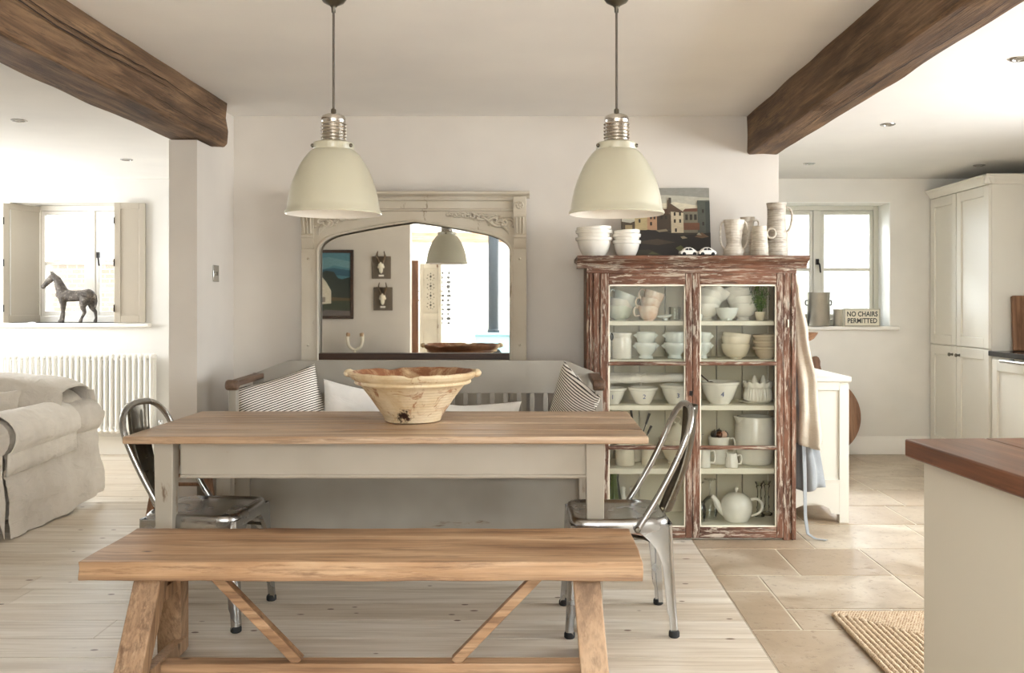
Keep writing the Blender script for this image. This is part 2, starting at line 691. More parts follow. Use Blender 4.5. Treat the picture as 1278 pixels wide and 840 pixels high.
# side walls, each with a window
wallbox('wall_left', WHITE_WALL, (-5.4, -5.2, -.45, 6.2, 0, CZ), (-5.4, -5.2, 7.4, 8.15, 0, CZ), (-5.4, -5.2, 6.2, 7.4, 0, .95), (-5.4, -5.2, 6.2, 7.4, 2.0, CZ))
wallbox('wall_right', WHITE_WALL, (3.9, 4.1, -.45, 2.2, 0, CZ), (3.9, 4.1, 4.8, 8.15, 0, CZ), (3.9, 4.1, 2.2, 4.8, 0, .9), (3.9, 4.1, 2.2, 4.8, 2.1, CZ))
wallbox('wall_kitchen_light_block', WHITE_WALL, (3.64, 3.9, 4.82, 4.87, 0, CZ2))  # added unseen stub, shades the tall cupboard end from the right window
# white kitchen window reveals, liners added at right and top for the sunlit look
m = MB()
m.box(RW[1] - .006, RW[1], 7.798, 8.055, RW[2], RW[3])
m.box(RW[0], RW[1] - .006, 7.798, 8.055, RW[3] - .006, RW[3])
struct(m.build('trim_2', Mat('brilliant_white', (246, 245, 240), .6).m))
# rear wall behind the camera with a wide opening to the boarded garden room
wallbox('wall_rear', WALL, (-5.2, -1.49, -.45, -.3, 0, CZ), (2.4, 3.9, -.45, -.3, 0, CZ), (-1.49, 2.4, -.45, -.3, 2.27, CZ))
wallbox('wall_garden_left', WHITE_WALL, (-3.1, -3.0, -4.2, -.45, 0, 3.0))
wallbox('wall_garden_right', WHITE_WALL, (3.0, 3.1, -4.2, -.45, 0, 3.0))
wallbox('wall_garden_gable', WHITE_WALL, (-3.1, 3.1, -.47, -.45, CZ + .12, 3.0))
m = MB()
x = -3.0
while x < -.36:
    m.box(x + .003, min(-.35, x + .225) - .003, -4.2, -4.175, 0, 2.9, tone=random.random())
    x += .225
m.box(-3.0, -.35, -4.3, -4.2, 0, 3.0)
m.box(.87, 3.0, -4.3, -4.175, 0, 3.0)
m.box(-.35, .87, -4.3, -4.175, 2.35, 3.0)
m.box(-.35, .87, -4.3, -4.175, 0, .45)
struct(m.build('wall_rear_boards', plaster('white_board_paint', (240, 238, 233), .5, .03), bevel=.004, seg=1), 'white painted vertical boards')
m = MB()
m.box(-3.0, 3.0, -4.175, -4.11, 2.24, 2.385)
struct(m.build('trim_1', PINE), 'pale timber wall plate across the white boards')
wallbox('ceiling', CEIL, (-1.80, 1.32, -.45, 5.45, CZ, CZ + .1))
wallbox('ceiling_left', CEILW, (-5.3, -1.80, -.45, 8.15, CZ2, CZ2 + .1))
wallbox('ceiling_right', CEILW, (1.32, 4.0, -.45, 8.15, CZ2, CZ2 + .1))
wallbox('ceiling_garden_room', CEILW, (-3.1, -2.2, -4.3, -.45, 2.9, 3.0), (2.2, 3.1, -4.3, -.45, 2.9, 3.0),
        (-2.2, 2.2, -4.3, -3.6, 2.9, 3.0), (-2.2, 2.2, -.8, -.45, 2.9, 3.0))


def skirting(name, x0, x1, y0, y1):
    m = MB()
    d = .018
    if abs(x1 - x0) > abs(y1 - y0):
        m.prism([(y1, 0), (y1, .15), (y1 - .008, .15), (y1 - .012, .125), (y1 - d, .115), (y1 - d, 0)], x0, x1, 'x')
    struct(m.build(name, GLOSSW, bevel=.002))


skirting('baseboard_left', -5.2, -1.9, 7.78, 7.8)
skirting('baseboard_right', 1.4, 3.9, 7.78, 7.8)
skirting('baseboard_back', -1.755, 1.4, 5.36, 5.38)


# ------------------------------------------------------------------ old oak beams
def beam(name, x0, x1, y0, y1, z0, z1, seed, cracks):
    rr = random.Random(seed)
    m = MB()
    n = 90
    ring = []
    per = [(x0, z1), (x0, (z0 + z1) / 2), (x0, z0 + .012), (x0 + .012, z0), ((x0 + x1) / 2, z0), (x1 - .012, z0), (x1, z0 + .012),
           (x1, z0 + (z1 - z0) * .33), (x1, z0 + (z1 - z0) * .66), (x1, z1)]
    v = []
    for i in range(n):
        yy = y0 + (y1 - y0) * i / (n - 1)
        for j, (a, b) in enumerate(per):
            dx = .007 * nz(yy * 3, j * 3.1, seed) + .012 * nz(yy * .7, j, seed + 5)
            dz = .007 * nz(yy * 3.3, j * 2.1, seed + 9)
            v.append((a + dx, yy, b + (dz if 0 < j < len(per) - 1 else 0)))
    k = len(per)
    f = []
    for i in range(n - 1):
        for j in range(k):
            f.append((i * k + j, i * k + (j + 1) % k, (i + 1) * k + (j + 1) % k, (i + 1) * k + j))
    f.append(tuple(range(k)))
    f.append(tuple((n - 1) * k + j for j in range(k))[::-1])
    m.add(v, f, 0, False)
    # drying cracks: thin dark wedges lying in the faces
    for face, a, ya, yb, wd in cracks:
        pts = []
        N = 26
        up, dn = [], []
        for i in range(N):
            t = i / (N - 1)
            yy = ya + (yb - ya) * t
            off = a + .022 * nz(yy * 1.6, seed, a * 9) + .006 * nz(yy * 9, seed, a)
            hw = wd * math.sin(PI * t) ** .6 * (.55 + .7 * abs(nz(yy * 7, a, 3)))
            ee = .0125
            for lst, sg in ((up, 1), (dn, -1)):
                if face == 'in_r':
                    lst.append((x1 + ee, yy, off + sg * hw))
                elif face == 'in_l':
                    lst.append((x0 - ee, yy, off + sg * hw))
                else:
                    lst.append((off + sg * hw, yy, z0 - .0055))
        vv = up + dn
        m.add(vv, [(i, i + 1, N + i + 1, N + i) for i in range(N - 1)], 1, False)
    return struct(m.build(name, [OAK, Mat('crack_shadow_fill', (34, 20, 12), .95).m], bevel=.004, seg=1))


struct(beam('beam_left', -1.91, -1.675, .9, 5.03, 2.116, 2.352, 3,
            [('in_r', 2.235, 1.6, 4.3, .004), ('in_r', 2.262, 3.4, 5.0, .003), ('in_r', 2.26, 2.4, 3.9, .003), ('in_r', 2.16, 3.9, 4.9, .002)]),
       'rough dark oak ceiling beam over the left side')
struct(beam('beam_right', 1.215, 1.405, -.3, 5.385, 2.13, 2.352, 8,
            [('b', 1.33, 2.6, 4.3, .004), ('b', 1.30, 3.7, 4.7, .003), ('in_l', 2.22, 4.5, 5.2, .0015)]),
       'rough dark oak ceiling beam over the right side')


# ------------------------------------------------------------------ windows
def window(name, x0, x1, z0, z1, y, lights, mat, label, bar_z):
    t = bpy.data.objects.new(name, None)
    COL.objects.link(t)
    t.location = (0, y, 0)
    struct(t, label)
    m = MB()
    fw = .045
    m.box(x0 + fw, x1 - fw, 0, .07, z0, z0 + fw + .01)
    m.box(x0 + fw, x1 - fw, 0, .07, z1 - fw, z1)
    xs = [x0] + lights + [x1]
    m.box(x0, x0 + fw, 0, .07, z0, z1)
    m.box(x1 - fw, x1, 0, .07, z0, z1)
    for q in lights:
        m.box(q - .032, q + .032, 0, .07, z0 + fw + .01, z1 - fw)
    m.build('window_frame', mat, t, bevel=.004)
    for i in range(len(xs) - 1):
        a = xs[i] + (fw if i == 0 else .032) + .002
        b = xs[i + 1] - (fw if i == len(xs) - 2 else .032) - .002
        s = MB()
        c0, c1 = z0 + fw + .012, z1 - fw - .002
        sw = .03
        for bx in ((a, a + sw, c0, c1), (b - sw, b, c0, c1), (a + sw, b - sw, c0, c0 + sw + .01), (a + sw, b - sw, c1 - sw, c1), (a + sw, b - sw, bar_z - .012, bar_z + .012)):
            s.box(bx[0], bx[1], .01, .055, bx[2], bx[3])
        so = s.build('casement', mat, t, bevel=.003)
        g = MB()
        g.box(a + sw, b - sw, .03, .034, c0 + sw, c1 - sw)
        g.build('pane', GLASS, so)
    return t


w1 = window('window_1', LW[0] + .07, LW[1] + .06, LW[2], LW[3], 8.06, [-3.865], GLOSSW, 'white casement window with two lights behind the horse', 1.615)
w2 = window('window_2', RW[0], RW[1], RW[2], RW[3], 8.06, [1.98, 2.43], SASH, 'grey green casement window over the kitchen sill', 1.56)
for w_, hx in ((w1, -3.80), (w2, 2.43)):
    m = MB()
    zb = 1.66 if w_ == w1 else 1.60
    m.box(hx - .012, hx + .012, -.02, 0, zb, zb + .05)
    m.tube([(hx, -.015, zb + .03), (hx + .012, -.035, zb), (hx + .02, -.035, zb - .07)], .007)
    m.build('window_handle', IRON, w_)
m = MB()
m.box(2.905, 2.92, -.02, 0, 1.13, 1.17)
m.tube([(2.912, -.01, 1.17), (2.912, -.02, 1.21)], .005)
m.build('stay', IRON, w2)
for w_, a, b, z, xr in ((w1, -4.6, -3.235, LW[2], None), (w2, 1.5, 3.03, RW[2], None)):
    m = MB()
    m.box(a, b, -.31, .02, z - .034, z)
    m.build('window_sill', GLOSSW, w_, bevel=.01, seg=3)
m = MB()
for q in (-.35, .235, .82):
    m.box(q, q + .05, -4.28, -4.22, .45, 2.35)
m.box(-.35, .87, -4.28, -4.22, .45, .52)
m.box(-.35, .87, -4.28, -4.22, 2.29, 2.35)
struct(m.build('window_rear_fill', GLOSSW, bevel=.004))  # unseen frame added around the rear fill light
# side windows (out of frame, they give the room its light)
for nm, x, y0, y1, z0, z1 in (('window_3', -5.34, 6.2, 7.4, .95, 2.0), ('window_4', 4.04, 2.2, 4.8, .9, 2.1)):
    m = MB()
    for q in (y0, (y0 + y1) / 2 - .03, y1 - .06):
        m.box(x - .03, x + .03, q, q + .06, z0, z1)
    m.box(x - .03, x + .03, y0, y1, z0, z0 + .06)
    m.box(x - .03, x + .03, y0, y1, z1 - .06, z1)
    struct(m.build(nm, GLOSSW, bevel=.004))


def shutter(name, label, w_, h, loc, rotz, mat):
    t = thing(name, label, 'shutter', loc, rotz, 'window shutters')
    m = MB()
    st = .05
    m.box(0, st, -.013, .013, 0, h)
    m.box(w_ - st, w_, -.013, .013, 0, h)
    m.box(st, w_ - st, -.013, .013, 0, st + .01)
    m.box(st, w_ - st, -.013, .013, h - st, h)
    m.build('shutter_frame', mat, t, bevel=.003)
    m = MB()
    m.box(st, w_ - st, -.006, .006, st + .01, h - st)
    m.build('panel', mat, t)
    for zz in (.12, h - .15, h * .5):
        m = MB()
        m.tube([(0, -.016, zz - .03), (0, -.016, zz + .03)], .005, 8)
        m.build('hinge', IRON, t)
    return t


shutter('window_shutter', 'pale panelled shutter folded back into the reveal left of the horse', .40, 1.0, (-4.455, 7.745, 1.104), R(67), SHUT)
shutter('window_shutter', 'shaded panelled shutter standing open to the right of the horse window', .245, 1.0, (-3.515, 7.735, 1.104), R(11), SHUT)

# outside: a garden wall, a bank and a shed roof seen through the panes
br = Mat('pale_garden_brick', (176, 160, 142), .9)
bt = br.n('ShaderNodeTexBrick')
br.l(br.vec((1, 1, 1), (R(90), 0, 0)), bt.inputs['Vector'])
bt.inputs['Scale'].default_value = 4.5
bt.inputs['Color1'].default_value = lin((112, 98, 86))
bt.inputs['Color2'].default_value = lin((132, 116, 102))
bt.inputs['Mortar'].default_value = lin((150, 144, 134))
br.color(bt.outputs[0])
m = MB()
m.box(-9, -2.2, 11, 11.25, -.3, 1.74)
m.box(-9.05, -2.15, 10.96, 11.29, 1.74, 1.8)
struct(m.build('garden_wall', br.m), 'pale brick garden wall outside the left window')
m = MB()
m.box(-14, 14, 8.2, 30, -.4, -.3)
struct(m.build('garden_ground', plaster('pale_gravel', (150, 146, 130))))
m = MB()
m.prism([(13, -.3), (19, -.3), (19, 3.0), (16, 2.55), (13, 1.7)], 1, 9, 'x')
m.prism([(15.6, 2.4), (15.6, 2.75), (17, 3.25), (18.4, 2.75), (18.4, 2.4)], 2.6, 7, 'x')
struct(m.build('garden_bank', plaster('garden_stone', (128, 126, 120))), 'bank and low roof outside the kitchen window')


# ------------------------------------------------------------------ dining table
t = thing('dining_table', 'long farmhouse dining table with waxed pine top and worn grey painted base', 'table', (-.575, 3.943, 0))
m = MB()
ys = [-.417, -.225, -.02, .195, .417]
for i in range(4):
    m.box(-1.0, 1.0, ys[i] + .0006, ys[i + 1] - .0006, .733, .762, tone=random.random())
m.build('tabletop', PINE, t, bevel=.007, seg=3)
m = MB()
m.box(-.80, .79, -.352, -.330, .598, .733)
m.box(-.80, .79, .330, .352, .598, .733)
m.box(-.82, -.80, -.31, .31, .598, .733)
m.box(.79, .81, -.31, .31, .598, .733)
m.build('apron', GREYP, t, bevel=.002)
m = MB()
m.tube([(-.80 + i * .0795, -.353, .600 + .002 * nz(i * .9, 3, 1)) for i in range(21)], .008, 8)
m.build('bead_moulding', GREYP, t)
for sx, sy in ((-.86, -.34), (.80, -.34), (-.86, .34), (.80, .34)):
    m = MB()
    cx, cy = sx + .0, sy
    m.bar((cx, cy, .733), (cx, cy, 0), .074, .066, (0, 1, 0), 0, .055, .052)
    m.build('leg', GREYPV, t, bevel=.003)

# ------------------------------------------------------------------ bench in front
t = thing('trestle_bench', 'chunky reclaimed pine bench on splayed legs in front of the dining table', 'bench', (-.5615, 3.14, 0))
v = []
nx, ny = 60, 9
m = MB()
for side in (0, 1):
    pass


def slab(u, vv):
    """rounded rectangular section swept along x with an uneven surface"""
    X = -.9 + 1.8 * u
    per = [(-.18, .383), (.26, .383), (.26, .445), (-.18, .445)]
    seg = vv * 4
    i = int(seg) % 4
    f_ = seg - int(seg)
    a, b = per[i], per[(i + 1) % 4]
    Y = a[0] + (b[0] - a[0]) * f_
    Z = a[1] + (b[1] - a[1]) * f_
    e = .0022 * nz(X * 4, Y * 9, Z * 20) + .0012 * nz(X * 17, Y * 30, Z * 40)
    return (X + (.004 * nz(Y * 20, Z * 30, u) if u in (0, 1) else 0), Y + e, Z + e)


m.grid(slab, 80, 24, False, True)
m.f.append(list(range(24)))
m.f.append([79 * 24 + j for j in range(24)][::-1])
m.m += [0, 0]
m.sm += [False, False]
m.tone += [.5, .5]
m.col += [(.5,) * 4] * 2
m.build('seat', BENCHW, t, bevel=.003, sharp=30)
for sx in (-1, 1):
    for sy in (-1, 1):
        m = MB()
        xt = -.702 if sx < 0 else .722
        xb = (-.725 if sy < 0 else -.765) if sx < 0 else (.752 if sy < 0 else .765)
        m.bar((xt, sy * .08, .384), (xb, sy * .25, .0), .088, .07, (0, 1, 0))
        m.build('leg', BENCHL, t, bevel=.004)
    for z_, yy in ((.292, .125), (.045, .232)):
        m = MB()
        xx = (-.705 if sx < 0 else .727) if z_ > .1 else (-.718 if sx < 0 else .745)
        m.box(xx - .02, xx + .02, -yy + .02, yy - .02, z_ - .024, z_ + .024)
        m.build('crossbar', BENCHL, t, bevel=.003)
m = MB()
m.box(-.70, .725, -.03, .03, .022, .062)
m.build('stretcher', BENCHW, t, bevel=.004)
for a, b in ((-.555, -.24), (.60, .285)):
    m = MB()
    m.bar((a, 0, .384), (b, 0, .06), .034, .04, (0, 1, 0))
    m.build('brace', BENCHW, t, bevel=.003)


# ------------------------------------------------------------------ pressed steel chairs
def supell(a, h, n=5.0):
    c_, s_ = math.cos(a), math.sin(a)
    return (h * math.copysign(abs(c_) ** (2 / n), c_), h * math.copysign(abs(s_) ** (2 / n), s_))


def make_chair(label, loc, rz):
    t = thing('metal_chair', label, 'chair', loc, rz, 'pressed steel chairs')
    rings = [(.004, .438), (.05, .4375), (.10, .437), (.145, .438), (.164, .441), (.176, .447), (.187, .446), (.194, .438), (.197, .425), (.199, .398), (.1975, .395), (.195, .398), (.193, .42)]
    m = MB()
    N = 64
    vv = []
    for h, z in rings:
        for k in range(N):
            x, y = supell(2 * PI * k / N, h, 2.4 if h < .1 else 6)
            vv.append((x * (1.0 if x > 0 else .97), y * (1 - .05 * (x < 0)), z))
    ff = []
    for i in range(len(rings) - 1):
        for k in range(N):
            ff.append((i * N + k, i * N + (k + 1) % N, (i + 1) * N + (k + 1) % N, (i + 1) * N + k))
    ff.append(tuple(range(N)))
    m.add(vv, ff, 0, True)
    m.build('seat', STEEL, t, sharp=50)
    for sx in (-1, 1):
        for sy in (-1, 1):
            m = MB()
            secs = []
            n = 22
            for i in range(n):
                q = i / (n - 1)
                fl_ = q ** 1.35
                top = .1965
                foot = .216
                cx = top + (foot - top) * fl_
                cy = (top if sx > 0 else top * .95) + (foot * .97 - top) * fl_
                z = .425 * (1 - q) + .015 * q
                wv = .036 + .105 * math.exp(-(q / .17) ** 1.5) + .012 * math.exp(-(q / .5) ** 2)
                if q > .84:
                    wv -= .006
                th = .005 + (wv * .62 - .005) * min(1, q * 1.5)
                r = min(.02, wv * .5)
                pts = [(-wv, 0)]
                for k in range(6):
                    a = PI / 2 * k / 5
                    pts.append((-r + r * math.sin(a), -r + r * math.cos(a)))
                pts.append((0, -wv))
                pts.append((-th, -wv))
                pts.append((-th, -th))
                pts.append((-wv, -th))
                secs.append([(sx * (cx + p[0]), sy * (cy + p[1]), z) for p in pts])
            k = len(secs[0])
            v = [p for s_ in secs for p in s_]
            f = [(i * k + j, i * k + (j + 1) % k, (i + 1) * k + (j + 1) % k, (i + 1) * k + j) for i in range(n - 1) for j in range(k)]
            f.append(tuple(range(k)))
            f.append(tuple((n - 1) * k + j for j in range(k)))
            m.add(v, f, 0, True)
            lg = m.build('leg', STEEL, t, sharp=42)
            m = MB()
            fx, fy = sx * (.216 - .017), sy * (.2095 - .017)
            m.lathe([(0, 0), (.017, 0), (.021, .004), (.021, .018), (.018, .024), (0, .024)], 14, (fx, fy, 0))
            m.build('foot_cap', RUBBER, lg)
    for s_ in (-1, 1):
        m = MB()
        m.tube([(-.19, -.18 * s_, .33), (-.1, -.1 * s_, .352), (0, 0, .357 + .006 * s_), (.1, .1 * s_, .352), (.19, .18 * s_, .33)], .007, 8)
        m.build('cross_brace', STEELD, t)
    # bent tube back
    A = Vector((-.055, 0, .405))
    L = Vector((-.285, 0, .865)) - A
    H = L.length
    d = L.normalized()
    path = []
    hw = .202
    for q in range(8):
        path.append((-hw * (1.0 - .02 * q / 7), .0 + (H - .155) * q / 7))
    for q in range(1, 20):
        a = PI - PI * q / 20
        c_, s_ = math.cos(a), math.sin(a)
        path.append((.98 * hw * math.copysign(abs(c_) ** .8, c_), H - .155 + .155 * abs(s_) ** .85))
    for q in range(8):
        path.append((hw * (.98 + .02 * q / 7), (H - .155) * (1 - q / 7)))
    pts = []
    for y_, h_ in path:
        bow = -.02 * math.sin(PI * min(1, h_ / H)) + .0
        pts.append(A + d * h_ + Vector((bow, y_, 0)))
    m = MB()
    m.tube(pts, .0125, 10)
    bt_ = m.build('back_tube', STEEL, t)
    for s_ in (-1, 1):
        m = MB()
        m.lathe([(0, .012), (.008, .011), (.012, .007), (.013, 0), (.013, -.006), (0, -.006)], 12, (0, 0, 0), 0, Matrix.Translation((-.057, s_ * .208, .412)) @ Matrix.Rotation(-s_ * PI / 2, 4, 'X'))
        m.build('bolt', STEELD, bt_)

    def spl(u, q):
        wd = .048 + .030 * q
        y_ = (u * 2 - 1) * wd
        base = Vector((-.186, 0, .44)).lerp(Vector((-.292, 0, .862)), q)
        bow = -.028 * math.sin(PI * q) - .034 * (1 - (u * 2 - 1) ** 2)
        em = 0
        if .12 < u < .88 and .12 < q < .9:
            em = .005
        if u in (0, 1):
            em = .009
        return (base.x + bow + em, y_, base.z)
    m = MB()
    m.grid(spl, 19, 30)
    m.build('back_splat', STEELD, t, solid=.003, sharp=60)
    return t


ch1 = make_chair('galvanised steel chair at the right end of the table, before the glazed cabinet', (.318, 3.72, 0), R(180 + 1.5))
ch2 = make_chair('galvanised steel chair at the left end of the table, nearer the sofa', (-1.345, 3.79, 0), R(-4))

# ------------------------------------------------------------------ little step stool behind the left chair
t = thing('wooden_stool', 'brown wooden stool with splayed legs and rungs, half hidden behind the left chair', 'stool', (-1.70, 4.57, 0))
m = MB()
m.box(-.12, .13, -.13, .13, .59, .615)
m.build('seat', CHOPW, t, bevel=.006)
for sx in (-1, 1):
    for sy in (-1, 1):
        m = MB()
        m.bar((sx * .095, sy * .10, .592), (sx * .195, sy * .14, 0), .036, .036, (0, 1, 0), 0, .026, .026)
        m.build('leg', CHOPW, t, bevel=.004)
for z_ in (.25, .40):
    f_ = 1 - z_ / .592
    for sy in (-1, 1):
        m = MB()
        hx = .095 + .10 * f_
        m.tube([(-hx, sy * (.1 + .04 * f_), z_), (hx, sy * (.1 + .04 * f_), z_)], .009, 8)
        m.build('rung', CHOPW, t)

# ------------------------------------------------------------------ painted settle behind the table
t = thing('settle', 'grey painted wooden settle with slatted back behind the dining table', 'bench', (-.585, 4.72, 0))
m = MB()
m.prism([(-.895, .793), (.885, .793), (.885, .905), (.74, .964), (-.73, .964), (-.895, .903)], .195, .222, 'y')
m.build('back_rail', SETTLE, t, bevel=.004)
k = 0
x = -.85
while x < .86:
    m = MB()
    m.box(x - .0125, x + .0125, .2, .217, .45, .793)
    m.build('slat', SETTLE, t, bevel=.002)
    x += .0705
m = MB()
m.box(-.87, .87, .195, .222, .455, .50)
m.build('lower_rail', SETTLE, t)
m = MB()
m.box(-.90, .90, -.25, .225, .425, .45)
m.build('seat', SETTLE, t, bevel=.005)
m = MB()
m.box(-.80, .79, -.222, -.20, .03, .425)
m.build('front_panel', SETTLE, t, bevel=.002)
for s_ in (-1, 1):
    m = MB()
    xx = s_ * .885
    m.bar((xx, .20, .885), (xx, -.235, .878), .055, .028, (0, 0, 1))
    m.lathe([(0, -.03), (.022, -.03), (.026, -.02), (.026, .02), (.022, .03), (0, .03)], 16, (0, 0, 0), 0, Matrix.Translation((xx, -.235, .873)) @ Matrix.Rotation(PI / 2, 4, 'Y'))
    m.build('arm', ARMW, t, bevel=.005)
    m = MB()
    m.box(xx - .018, xx + .018, -.235, -.185, .45, .868)
    m.build('arm_post', SETTLE, t, bevel=.003)
    m = MB()
    m.box(xx - .03, xx + .03, .17, .222, 0, .425)
    m.box(xx - .03, xx + .03, .19, .222, .45, .90)
    m.build('back_leg', SETTLE, t)
    m = MB()
    m.box(s_ * .84 - .04, s_ * .84 + .04, -.235, -.20, 0, .425)
    m.build('front_leg', SETTLE, t, bevel=.003)
    m = MB()
    m.box(s_ * .87 - .01, s_ * .87 + .01, -.2, .19, .05, .425)
    m.build('end_panel', SETTLE, t)

stripe = Mat('ticking_stripe', (236, 231, 221), .95, spec=.15)
sf = stripe.wave(stripe.vec((1, 0, 1), (0, R(3), 0)), 27, .6, 2, 'Z')
stripe.color(stripe.mix(stripe.bw(sf, .58, .72), (238, 233, 223), (66, 60, 54)))
stripe.bump(stripe.noise(stripe.vec(), 8, 4), .35, .015)


def pillow(name, label, group, w_, h, th, loc, rot, mat, seed=1, sag=.0, cat='cushion'):
    m = MB()
    for sd in (-1, 1):
        def fn(u, v, sd=sd):
            a, b = u * 2 - 1, v * 2 - 1
            x = w_ / 2 * a * (1 - .085 * (1 - b * b) ** 1.0)
            z = h / 2 * b * (1 - .085 * (1 - a * a))
            k = max(0, (1 - abs(a) ** 2.6) * (1 - abs(b) ** 2.6))
            y = sd * th / 2 * k ** .55
            e = .012 * nz(x * 5 + seed * 7, z * 5, sd * 3) + .006 * nz(x * 16, z * 14 + seed, sd)
            z -= sag * (1 - abs(a)) * max(0, b)
            return (x, y + e * k ** .3 * sd, z)
        m.grid(fn, 34, 34)
    o = m.build(name, mat, None, loc, rot, sharp=80)
    tag(o, label, cat, group)
    return o


pillow('striped_cushion', 'black and white ticking cushion leaning at the left end of the settle', 'ticking cushions', .44, .42, .13,
       (-1.275, 4.70, .70), (R(-14), R(-15), R(24)), stripe.m, 2)
pillow('striped_cushion', 'black and white ticking cushion leaning on the right arm of the settle', 'ticking cushions', .43, .42, .13,
       (.175, 4.70, .70), (R(-6), R(20), R(-66)), stripe.m, 5)
pillow('white_cushion', 'plump white cushion on the settle left of the big earthenware bowl', 'white cushions on the settle', .46, .41, .15,
       (-.875, 4.74, .672), (R(-18), R(3), R(4)), COTTON, 8, .03)
pillow('white_cushion', 'low white cushion on the settle seen right of the big earthenware bowl', 'white cushions on the settle', .62, .34, .14,
       (-.39, 4.73, .615), (R(-22), R(2), R(3)), COTTON, 12, .02)
pillow('white_cushion', 'white cushion tucked behind the left ticking cushion', 'white cushions on the settle', .32, .34, .10,
       (-1.335, 4.81, .615), (R(-12), R(-6), R(22)), COTTON, 15, .02)

# ------------------------------------------------------------------ big earthenware bowl on the table
bw_ = Mat('old_cream_slip', (222, 198, 158), .6, spec=.3)
n1 = bw_.noise(bw_.vec((1, 1, 1)), 6, 6, .65, .4)
rings = bw_.wave(bw_.vec((0, 0, 1)), 26, 2.2, 1, 'Z')
c = bw_.ramp(n1, [(.3, (190, 158, 118)), (.5, (212, 192, 156)), (.7, (226, 212, 184))])
st = bw_.bw(bw_.noise(bw_.vec(), 10, 6, .7, .8), .575, .65)
c = bw_.mix(bw_.math('MULTIPLY', st, .75), c, (150, 88, 46))
# one burst rust stain low on the front
sep = bw_.n('ShaderNodeVectorMath', operation='DISTANCE')
tc = bw_.n('ShaderNodeTexCoord')
bw_.l(tc.outputs['Object'], sep.inputs[0])
sep.inputs[1].default_value = (-.02, -.135, .03)
sp = bw_.math('ADD', sep.outputs['Value'], bw_.math('MULTIPLY', bw_.math('SUBTRACT', bw_.noise(bw_.vec(), 34, 4, .7), .5), .11))
c = bw_.mix(bw_.bw(sp, .018, .034), (52, 30, 20), c)
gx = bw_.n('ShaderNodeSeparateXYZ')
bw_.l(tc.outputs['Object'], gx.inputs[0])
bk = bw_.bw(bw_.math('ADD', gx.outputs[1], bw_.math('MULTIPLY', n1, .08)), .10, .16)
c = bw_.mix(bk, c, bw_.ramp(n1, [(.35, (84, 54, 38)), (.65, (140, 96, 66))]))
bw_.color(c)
bw_.bump(rings, .3, .003)
bw_.bump(n1, .25, .004)
bin_ = Mat('brown_glazed_interior', (128, 78, 50), .5)
q1 = bin_.noise(bin_.vec(), 7, 6, .7, .6)
bin_.color(bin_.ramp(q1, [(.3, (92, 50, 32)), (.5, (146, 96, 62)), (.68, (216, 190, 150))]))
t = thing('earthenware_bowl', 'huge weathered cream earthenware bowl with chipped rim on the table', 'bowl', (px(515, 4.0), 4.0, .7623))


def chip(r, z, a):
    if z > .165:
        d1 = abs(((a - R(277) + PI) % (2 * PI)) - PI)
        d2 = abs(((a - R(118) + PI) % (2 * PI)) - PI)
        z -= .009 * math.exp(-(d1 / .08) ** 4) * (z - .165) / .05 + .010 * math.exp(-(d2 / .12) ** 2) * (z - .165) / .05
    return r * (1 + .008 * math.sin(3 * a + 1)), z + .0018 * math.sin(2 * a + .5) * z / .2 + .0012 * math.sin(17 * a + math.sin(5 * a)) * (z > .19)


m = MB()
m.lathe([(0, .002), (.11, 0), (.119, .004), (.124, .02), (.152, .06), (.185, .108), (.218, .150), (.228, .158), (.246, .162), (.250, .168), (.247, .176),
         (.252, .180), (.262, .186), (.272, .198), (.275, .208), (.270, .214), (.258, .214)], 96, fn=chip)
m.lathe([(.258, .214), (.248, .206), (.236, .19), (.205, .14), (.165, .08), (.12, .028), (.06, .018), (0, .017)], 96, mi=1, fn=chip)
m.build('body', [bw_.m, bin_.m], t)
for s_ in (-1, 1):
    m = MB()
    M = Matrix.Translation((s_ * .268, 0, .205))
    m.add([], [], 0)
    m.sphere((s_ * .274, 0, .206), .022, 14, 0, (1, 2.0, .8))
    m.build('lug_handle', bw_.m, t)


